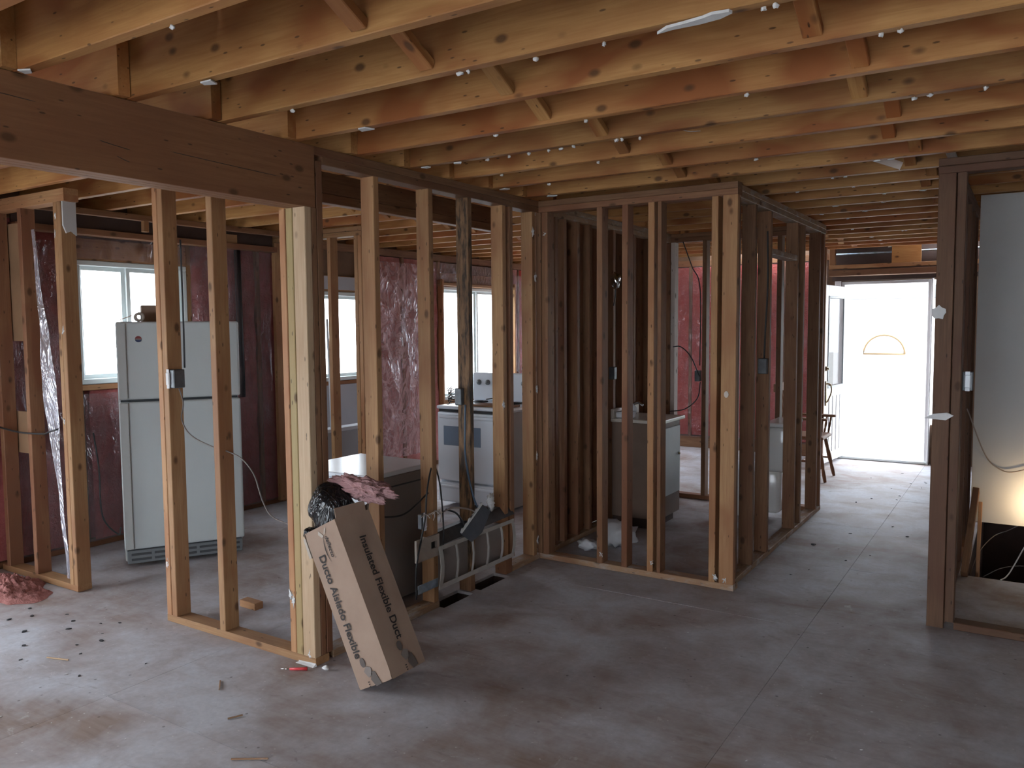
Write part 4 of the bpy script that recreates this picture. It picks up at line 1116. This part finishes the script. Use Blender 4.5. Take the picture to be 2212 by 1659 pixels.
tag(warped('insulation_tuft', (-2.625, 2.79, 0.865), (0.130, 0.06, 0.046), 'tuft', (Vector((0.93, 0.25, -0.16)).normalized(), Vector((-0.2, 0.97, 0)).normalized(), Vector((0.15, 0, 1)).normalized()), 8.0, 2.6, 0.55, 5, 0.30, 11), 'torn pink insulation lying over the black bag', 'insulation')

# ------------------------------------------------------------------ cold air return in the kitchen side wall
gl = thing('return_air_grille', 'bent beige return air frame hanging off the stud wall', 'grille', (-2.80, 4.0, 0.11))
GX = -2.812
def gp(y, z, x=GX): return Vector((x + 0.02 * math.sin((z - 0.11) * 12), y, z))
def strip(name, pts, w, th=0.004, mat='grille', nrm=(1, 0, 0)):
    """flat bar along pts: w is the half width vector"""
    mb = MB()
    for i in range(len(pts) - 1):
        a, b = pts[i], pts[i + 1]; ww = Vector(w); n = Vector(nrm) * th
        mb.add([a - ww, b - ww, b + ww, a + ww, a - ww - n, b - ww - n, b + ww - n, a + ww - n], [(0, 1, 2, 3), (7, 6, 5, 4), (0, 4, 5, 1), (2, 6, 7, 3), (1, 5, 6, 2), (3, 7, 4, 0)])
    return mb.build(name, M[mat], gl)
zz = [0.125, 0.19, 0.25, 0.31, 0.355]
strip('frame_side', [gp(3.615, z) for z in zz], (0, 0.016, 0)); strip('frame_side', [gp(4.385, z) for z in zz], (0, 0.014, 0))
strip('frame_rail', [gp(3.60 + 0.2 * k, 0.125) for k in range(5)], (0, 0, 0.014)); strip('frame_rail', [gp(3.60 + 0.2 * k, 0.352) for k in range(5)], (0, 0, 0.012))
for y in (3.77, 3.93, 4.09, 4.25): strip('fin', [gp(y, z) for z in zz], (0, 0.004, 0), 0.012)
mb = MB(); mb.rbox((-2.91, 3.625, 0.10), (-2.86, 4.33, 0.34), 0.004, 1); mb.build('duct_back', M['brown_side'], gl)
mb = MB(); mb.add([(-2.91, 3.61, 0.365), (-2.815, 3.61, 0.365), (-2.815, 4.42, 0.39), (-2.91, 4.42, 0.39), (-2.91, 3.61, 0.425), (-2.87, 3.61, 0.425), (-2.87, 4.42, 0.45), (-2.91, 4.42, 0.45)], [(0, 3, 2, 1), (4, 5, 6, 7), (0, 1, 5, 4), (1, 2, 6, 5), (2, 3, 7, 6), (3, 0, 4, 7)]); mb.build('duct_hood', M['duct'], gl)
# broken drywall wedge caught over it
wd = thing('drywall_scrap', 'dark-backed broken drywall wedge caught above the return air frame', 'drywall', (-2.79, 3.92, 0.34))
wpts = [(-2.80, 3.80, 0.395), (-2.775, 3.87, 0.335), (-2.775, 3.98, 0.37), (-2.79, 4.09, 0.475), (-2.80, 4.02, 0.53), (-2.80, 3.90, 0.48)]
mb = MB(); mb.poly(wpts, (0.012, -0.006, 0.004)); mb.build('board_back', M['drywall_back'], wd)
e0, e1 = Vector(wpts[0]), Vector(wpts[4]); ed = []
for i in range(13):
    p = e0.lerp(e1, i / 12) + Vector((0.004, -0.006, 0.008)); ed.append((p, 0.008 + 0.016 * abs(noise.noise(Vector((i * 1.7, 3, 1))))))
mb = MB(); nrm_ = Vector((0, -0.6, 0.75)).normalized()
mb.poly([p for p, w in ed] + [p + nrm_ * w * (1.6 if k % 2 else 0.8) for k, (p, w) in reversed(list(enumerate(ed)))], (0.014, -0.004, 0)); mb.build('torn_edge', M['plaster'], wd)
wd2 = thing('beige_drywall_scrap', 'beige drywall scrap with a square cut-out on the stud', 'drywall', (-2.82, 3.50, 0.31))
mb = MB()
for a, b, c, d in cut_rects(3.405, 3.61, 0.315, 0.44, [(3.535, 3.585, 0.365, 0.405)]): mb.box((-2.826, a, c), (-2.812, b, d))
mb.build('board', M['beige_scrap'], wd2)
mb = MB(); mb.poly([(-2.812, 3.43, 0.40), (-2.812, 3.50, 0.385), (-2.812, 3.53, 0.43), (-2.812, 3.46, 0.455)], (0.01, 0, 0)); mb.build('torn_flap', M['beige_scrap'], wd2)
mb = MB(); mb.box((-2.829, 3.53, 0.36), (-2.827, 3.59, 0.41)); mb.build('cut_out_shade', M['black'], wd2)  # black plate puts in the darkness of the hole
np_ = MB(); np_.rbox((-2.829, 3.43, 0.128), (-2.826, 3.612, 0.178), 0.001, 1); tag(np_.build('nail_plate', M['galv']), 'bluish galvanised strap nailed low on the stud', 'plate')

# ------------------------------------------------------------------ electrical
def ebox(name, label, c, s=(0.05, 0.055, 0.09), device=None, dm='plaster'):
    b = thing(name, label, 'electrical box', (c[0], c[1], c[2] - s[2] / 2))
    mb = MB(); mb.rbox((c[0] - s[0] / 2, c[1] - s[1] / 2, c[2] - s[2] / 2), (c[0] + s[0] / 2, c[1] + s[1] / 2, c[2] + s[2] / 2), 0.004, 1); mb.build('box', M['steel_box'], b)
    if device:
        d = Vector(device); p = Vector(c) + d
        mb = MB()
        if abs(d.x) > abs(d.y):
            mb.rbox(p - Vector((0.006, 0.014, 0.035)), p + Vector((0.006, 0.014, 0.035)), 0.004, 1); mb.rbox(p - Vector((0.002, 0.011, 0.052)), p + Vector((0.002, 0.011, 0.052)), 0.001, 1)
        else:
            mb.rbox(p - Vector((0.014, 0.006, 0.035)), p + Vector((0.014, 0.006, 0.035)), 0.004, 1); mb.rbox(p - Vector((0.011, 0.002, 0.052)), p + Vector((0.011, 0.002, 0.052)), 0.001, 1)
        mb.build('device', M[dm], b)
    return b
ebox('electrical_box', 'grey box with plastered outlet on the paired kitchen studs', (-3.876, 2.695, 1.353), (0.046, 0.07, 0.10), (-0.02, -0.04, 0))
b2 = ebox('electrical_box', 'grey box of loose wires on the charred stud', (-2.895, 3.932, 1.20), (0.05, 0.03, 0.10))
for i in range(9):
    r = random.random
    s0 = Vector((-2.925, 3.925, 1.16 + 0.01 * i))
    cable('wire', [s0, s0 + Vector((-0.02 - 0.03 * r(), -0.02 * r(), 0.03 * r() - 0.01)), s0 + Vector((-0.03 - 0.02 * r(), -0.01, 0.04 * r() - 0.03)), s0 + Vector((-0.01, -0.015, 0.02))], 0.0025, 'cable_black' if i % 3 else 'cable_grey', parent=b2, n=4)
b3 = ebox('electrical_box', 'white outlet with loose wire ends low on the stud', (-2.845, 3.50, 0.53), (0.03, 0.05, 0.085), (0.02, 0, 0), 'enamel')
for i in range(8):
    r = random.random; s0 = Vector((-2.82, 3.46 + 0.02 * i, 0.56))
    cable('wire', [s0, s0 + Vector((0.03 * r(), 0.02 * r(), 0.02)), s0 + Vector((0.035, 0.03 * r() - 0.01, 0.0)), s0 + Vector((0.03, 0.01, -0.05 * r()))], 0.0022, 'cable_white' if i % 2 else 'cable_grey', parent=b3, n=4)
ebox('electrical_box', 'grey box on the far bathroom stud', (-2.56, 7.19, 1.153), (0.05, 0.05, 0.10))
ebox('electrical_box', 'dark box on the left bathroom studs above the vanity', (-2.81, 5.90, 1.24), (0.05, 0.05, 0.10))
ebox('electrical_box', 'blue-grey box on the hallway stud', (-1.525, 5.575, 1.337), (0.06, 0.045, 0.105))
ebox('switch_box', 'white light switch on the stair side of the post', (-0.262, 4.862, 1.315), (0.05, 0.03, 0.10), (0, -0.02, 0), 'enamel')
tag(blob('loose_outlet', (-2.80, 4.12, 0.53), (0.018, 0.03, 0.045), M['plaster'], None, 0.8, 4, 3, 2), 'tangle of pale wire ends hanging in the stud bay', 'wiring')

cable('kitchen_cable', [(-3.86, 2.735, 2.1), (-3.865, 2.74, 1.7), (-3.862, 2.735, 1.41)], 0.005, 'cable_black', 'dark cable running down the paired kitchen studs to a box')
cable('kitchen_cable', [(-3.868, 2.70, 1.30), (-3.85, 2.71, 1.22), (-3.868, 2.71, 1.13), (-3.78, 2.70, 1.05), (-3.6, 2.70, 1.0), (-3.48, 2.70, 0.985), (-3.37, 2.70, 0.955), (-3.28, 2.70, 0.88), (-3.22, 2.70, 0.75), (-3.15, 2.70, 0.68), (-3.005, 2.70, 0.655)], 0.0038, 'cable_brown', 'grey-brown cable threaded through the kitchen studs to the post')
cable('range_cable', [(-2.86, 3.945, 1.15), (-2.85, 3.925, 1.0), (-2.85, 3.925, 0.85), (-2.835, 3.94, 0.7), (-2.815, 3.96, 0.58), (-2.80, 3.99, 0.50)], 0.0065, 'cable_blue', 'thick blue-grey cable running down the charred stud')
cable('loop_cable', [(-2.84, 3.43, 0.10), (-2.81, 3.40, 0.30), (-2.81, 3.48, 0.55), (-2.81, 3.50, 0.70), (-2.84, 3.58, 0.82), (-2.86, 3.64, 0.82), (-2.84, 3.66, 0.70), (-2.82, 3.66, 0.45), (-2.825, 3.64, 0.20)], 0.005, 'cable_black', 'black cable looping over the stud beside the outlet')
cable('stud_cable', [(-2.87, 3.15, 0.62), (-2.85, 3.35, 0.60), (-2.85, 3.56, 0.68)], 0.005, 'cable_black', 'dark cable strung between the kitchen side studs')
cable('grey_cable', [(-2.83, 3.62, 0.545), (-2.82, 3.75, 0.56), (-2.81, 3.88, 0.53), (-2.80, 3.95, 0.50)], 0.005, 'cable_grey', 'pale cable crossing the stud bay above the duct')
cable('black_lead', [(-2.83, 3.70, 0.56), (-2.81, 3.78, 0.52), (-2.80, 3.84, 0.43), (-2.815, 3.83, 0.40)], 0.006, 'cable_black', 'thick black lead curving into the duct hood')
cable('left_cable', [(-5.80, 2.66, 0.98), (-5.45, 2.64, 0.965), (-5.2, 2.655, 0.97), (-5.10, 2.64, 0.99), (-5.02, 2.65, 1.01)], 0.006, 'cable_black', 'dark cable through the studs beside the plastic strip')
cable('wall_cable', [(-4.89, 2.80, 0.98), (-4.88, 2.82, 0.75), (-4.88, 2.83, 0.45), (-5.0, 3.0, 0.28), (-5.3, 3.2, 0.24)], 0.005, 'cable_black', 'black cable trailing from the left studs toward the refrigerator')
cable('hall_cable', [(-1.51, 5.585, 2.25), (-1.505, 5.59, 1.9), (-1.515, 5.585, 1.6), (-1.52, 5.58, 1.39)], 0.006, 'cable_black', 'dark cable running down the hallway stud to its box')
cable('ceiling_wire', [(-1.36, 3.435, 2.50), (-1.31, 3.43, 2.475), (-1.27, 3.43, 2.46), (-1.22, 3.43, 2.455)], 0.002, 'cable_grey', 'thin stray wire hanging off a ceiling joist')

# ------------------------------------------------------------------ plastic and plaster on the framing
ps = poly_sheet('plastic_strip', (-5.30, 2.70, 2.25), (0.04, 0, 0), (0.18, 0.03, -2.22), 10, 90, 0.006, M['poly_blue'], None, (0, -1, 0), 21)
me = ps.data
for v in me.vertices:
    zf = v.co.z / 2.2
    wgt = 1 + 3.2 * math.exp(-((zf - 0.55) / 0.2) ** 2)
    cx = -0.09 + 0.18 * (1 - zf)
    v.co.x = cx + (v.co.x - cx) * wgt + 0.02 * noise.noise(Vector((zf * 9, 2, 3)))
tag(ps, 'torn milky plastic strip hanging between the left studs', 'plastic')
mb = MB(); mb.poly([(-4.898, 2.672, 2.43), (-4.898, 2.752, 2.42), (-4.898, 2.752, 2.19), (-4.898, 2.72, 2.215), (-4.898, 2.69, 2.20), (-4.898, 2.672, 2.245)], (0.012, 0, 0)); tag(mb.build('drywall_remnant', M['drywall']), 'pale drywall remnant at the top of the left doorway stud', 'drywall')
def splat(name, label, pts, off, mat='plaster', cat='plaster'):
    mb = MB(); mb.poly(pts, off); return tag(mb.build(name, M[mat]), label, cat)
splat('plaster_scrap', 'white star of plaster stuck high on the hallway post', [(-0.398 + (0.034 + 0.006 * math.sin(k * 2.7)) * math.cos(k * 0.5236), 4.7585, 1.676 + (0.034 + 0.006 * math.sin(k * 2.7)) * math.sin(k * 0.5236)) for k in range(12)], (0, -0.008, 0))
splat('plaster_scrap', 'flat pointed plaster scrap on the hallway post', [(-0.455, 4.757, 1.12), (-0.41, 4.757, 1.145), (-0.345, 4.757, 1.155), (-0.315, 4.757, 1.14), (-0.35, 4.757, 1.115)], (0, -0.010, 0))
splat('outlet_scrap', 'small white ring on the bathroom corner stud', [(-1.520 + 0.014 * math.cos(k * 0.6283), 4.7685, 1.203 + 0.02 * math.sin(k * 0.6283)) for k in range(10)], (0, -0.005, 0), 'counter')
for i, (x, y, z) in enumerate(((-2.829, 4.70, 2.25), (-2.829, 4.725, 1.95), (-2.829, 4.32, 1.12), (-2.829, 4.74, 1.19), (-2.829, 4.735, 0.73), (-2.829, 4.74, 0.14))):
    blob('plaster_dab', (x, y, z), (0.003, 0.010, 0.020), M['plaster'], w2, 1.6, 2.2, 3, i)
for i, (x, z) in enumerate(((-4.965, 1.06), (-4.93, 1.62), (-4.97, 2.2), (-4.96, 2.31), (-3.97, 0.33), (-2.99, 0.32), (-2.975, 0.3), (-2.87, 0.055))):
    blob('plaster_dab', (x, 2.661 if x > -4.5 else 2.667, z), (0.009, 0.003, 0.020), M['plaster'], w1, 1.6, 2.2, 3, i + 10)
for i, (x, z) in enumerate(((-1.52, 0.06), (-1.58, 0.07), (-2.36, 0.10), (-2.0, 0.10), (-2.78, 2.24))):
    blob('plaster_dab', (x, 4.771, z), (0.010, 0.003, 0.014), M['plaster'], w3, 1.6, 2.2, 3, i + 30)
# plaster left on the joists
TRI = [(-2.773, 1.417), (-2.387, 1.827), (-2.40, 2.615), (-2.707, 3.406), (-2.735, 4.208), (-2.63, 4.60), (-2.496, 3.407)]
for i, (x, y) in enumerate(TRI):
    s = 0.030 + 0.006 * (i % 3); a = i * 1.3
    mb = MB(); mb.poly([(x + s * math.cos(a + t), y + s * 0.7 * math.sin(a + t), ZT - 0.004) for t in (0, 1.6, 2.6, 4.3)], (0, 0, -0.005)); mb.build('plaster_scrap', M['plaster'], ceiling)
LUMP = [(-2.432, 2.239), (-2.04, 1.445), (-1.097, 2.241), (-1.337, 2.246), (-1.585, 2.225), (-1.624, 2.23), (-0.623, 2.234), (-0.59, 2.23), (-2.33, 3.43), (-2.197, 3.425), (-2.085, 3.428), (-1.968, 3.42), (-1.901, 3.42), (-1.828, 3.41), (-1.608, 3.41), (-1.58, 3.41), (-2.422, 4.215), (-2.007, 3.02), (-1.561, 3.02), (-0.39, 2.62), (-0.338, 2.62), (-0.389, 3.42), (-0.157, 3.413), (-0.334, 3.405), (-1.5, 3.43), (-1.9, 3.81), (-1.2, 4.2), (-0.9, 3.02), (-2.5, 3.82)]
for i, (x, y) in enumerate(LUMP):
    blob('plaster_scrap', (x, y, ZT - 0.006), (0.006 + 0.007 * random.random(), 0.007, 0.007), M['plaster'], ceiling, 0.8, 3, 2, i)
sm = [(-0.93, 2.245), (-0.88, 2.237), (-0.80, 2.24), (-0.74, 2.232), (-0.70, 2.21), (-0.705, 2.195), (-0.75, 2.188), (-0.78, 2.2), (-0.84, 2.21), (-0.89, 2.215)]
mb = MB(); mb.poly([(x, y, ZT - 0.002) for x, y in sm], (0, 0, -0.008)); mb.build('plaster_scrap', M['plaster'], ceiling)
for p0, p1 in (((-0.80, 4.98, ZT + 0.10), (-0.62, 4.985, ZT + 0.02)), ((-0.40, 4.63, ZT + 0.12), (-0.37, 4.98, ZT + 0.03))):
    prism('bridging', p0, p1, 0.03, 0.045, (0, 1, 0), M['white_wood'], ceiling)
for i in range(26):
    y = JY[20 + i % 14]
    blob('plaster_scrap', (random.uniform(-1.4, -0.5), y - 0.022, ZT - 0.005), (0.008 + 0.016 * random.random(), 0.006, 0.004), M['plaster'], ceiling, 0.8, 3, 2, i + 70)

# ------------------------------------------------------------------ floor litter
def heap():
    vs = []; fs = []; nr, na = 40, 90
    for j in range(nr + 1):
        for i in range(na):
            t = 2 * math.pi * i / na; r = j / nr
            x = -5.36 + 0.41 * r * math.cos(t); y = 2.45 + 0.19 * r * math.sin(t) * (1 + 0.25 * noise.noise(Vector((math.cos(t) * 3, math.sin(t) * 3, 5))))
            h = 0.07 * (1 - r ** 2) * (1 + 0.9 * noise.noise(Vector((x * 7, y * 7, 1)))) + 0.03 * (1 - r ** 6) * abs(noise.noise(Vector((x * 22, y * 22, 4)))) + 0.022 * (1 - r ** 6) * noise.noise(Vector((x * 55, y * 55, 2)))
            vs.append((x + 0.03 * noise.noise(Vector((x * 12, y * 12, 8))), y, max(0.001, h) if j < nr else 0.0008))
    for j in range(nr):
        for i in range(na):
            fs.append((j * na + i, (j + 1) * na + i, (j + 1) * na + (i + 1) % na, j * na + (i + 1) % na))
    return tag(obj('insulation_heap', vs, fs, M['heap'], None, None, True), 'loose heap of pink insulation on the floor at the left studs', 'insulation')
heap()
def chip(name, x, y, s, mat, label, cat, group, z=0.0):
    n = random.randint(4, 6); a0 = random.random() * 6
    el = random.uniform(0.25, 0.8); th = random.random() * 3.14; ct_, st_ = math.cos(th), math.sin(th)
    q_ = [(s * random.uniform(0.6, 1.3) * math.cos(a0 + k * 6.283 / n), el * s * random.uniform(0.6, 1.2) * math.sin(a0 + k * 6.283 / n)) for k in range(n)]
    pts = [(x + ct_ * p - st_ * q, y + st_ * p + ct_ * q, 0.0006 + z) for p, q in q_]
    mb = MB(); mb.poly(pts, (random.uniform(-0.3, 0.3) * s, random.uniform(-0.3, 0.3) * s, s * random.uniform(0.15, 0.4)))
    return tag(mb.build(name, M[mat]), label, cat, group)
DK = [(-4.27, 2.44), (-4.2, 2.5), (-4.15, 2.36), (-4.05, 2.3), (-4.35, 2.30), (-4.45, 2.38), (-4.1, 2.2), (-3.95, 2.15), (-4.6, 2.42), (-4.7, 2.3), (-4.85, 2.36), (-4.75, 2.2), (-4.5, 2.15), (-4.3, 2.05), (-4.62, 2.05), (-4.4, 1.95), (-4.15, 1.95), (-3.7, 2.0), (-3.55, 2.25)]
for x, y in DK: chip('dark_chip', x + random.uniform(-0.03, 0.03), y, random.uniform(0.007, 0.016), 'blackboard', 'small dark flake on the dusty floor', 'debris', 'dark flakes on the floor')
for i in range(34):
    x = random.uniform(-4.2, -0.4); y = random.uniform(1.5, 4.4)
    if x < -2.6 and y > 2.5: continue
    chip('plaster_chip', x, y, random.uniform(0.004, 0.009), 'plaster', 'tiny white plaster chip on the dusty floor', 'debris', 'white chips on the floor')
for i in range(22):
    x = random.uniform(-1.4, -0.5); y = random.uniform(5.0, 9.6)
    chip('dark_crumb', x, y, random.uniform(0.006, 0.016), 'blackboard', 'small dark crumb on the hallway floor', 'debris', 'dark crumbs in the hall')
for (x, y, l, a, lab) in ((-3.98, 2.05, 0.13, 0.3, 'pale wood splinter on the floor below the left doorway'), (-3.05, 2.28, 0.10, -0.7, 'thin grey splinter on the floor ahead of the corner post'), (-2.42, 1.93, 0.14, 0.55, 'long thin splinter on a plywood seam'), (-2.74, 2.12, 0.06, 1.0, 'short dark splinter on the dusty floor')):
    d = Vector((math.cos(a), math.sin(a), 0)) * l / 2
    o = prism('wood_splinter', Vector((x, y, 0.004)) - d, Vector((x, y, 0.005)) + d, 0.006, 0.006, (0, 0, 1), M['pale'] if 'pale' in lab else M['dusty'], None, 0.001); tag(o, lab, 'splinter')
tag(member('wood_offcut', (-3.83, 3.02, 0.0005), (-3.70, 3.08, 0.042), M['stud']), 'small wood offcut on the kitchen floor behind the studs', 'wood block')
tag(blob('black_fitting', (-3.22, 3.03, 0.02), (0.045, 0.025, 0.02), M['black'], None, 0.7, 3, 3, 2, -0.0195), 'small black fitting on the kitchen floor by the post', 'fitting')
tag(blob('beige_crumb', (-3.42, 3.22, 0.02), (0.03, 0.02, 0.02), M['beige_scrap'], None, 0.7, 3, 2, 4, -0.0195), 'small beige lump on the kitchen floor', 'debris')
rc = thing('red_marker', 'red plastic stick lying at the foot of the corner post', 'tool', (-2.87, 2.59, 0))
mb = MB(); mb.tube([(-2.905, 2.565, 0.007), (-2.86, 2.59, 0.008), (-2.835, 2.61, 0.008)], [0.006, 0.007, 0.009], 8); mb.build('shaft', M['red'], rc, True)
mb = MB(); mb.tube([(-2.945, 2.545, 0.006), (-2.905, 2.565, 0.007)], [0.002, 0.005], 8); mb.build('tip', M['chrome'], rc, True)
tag(blob('plaster_lump', (-2.76, 2.655, 0.012), (0.018, 0.012, 0.012), M['plaster'], None, 0.6, 3, 2, 4, -0.0115), 'white plaster lump beside the carton foot', 'debris')
mb = MB()
mb.add([(-2.95, 2.64, 0.0006), (-2.83, 2.64, 0.0006), (-2.825, 2.662, 0.0006), (-2.95, 2.662, 0.0006), (-2.94, 2.655, 0.006), (-2.835, 2.653, 0.008), (-2.83, 2.661, 0.016), (-2.95, 2.661, 0.008)], [(0, 3, 2, 1), (4, 5, 6, 7), (0, 1, 5, 4), (1, 2, 6, 5), (2, 3, 7, 6), (3, 0, 4, 7)])
tag(mb.build('plaster_ridge', M['plaster']), 'ridge of plaster dust along the foot of the corner post', 'debris')
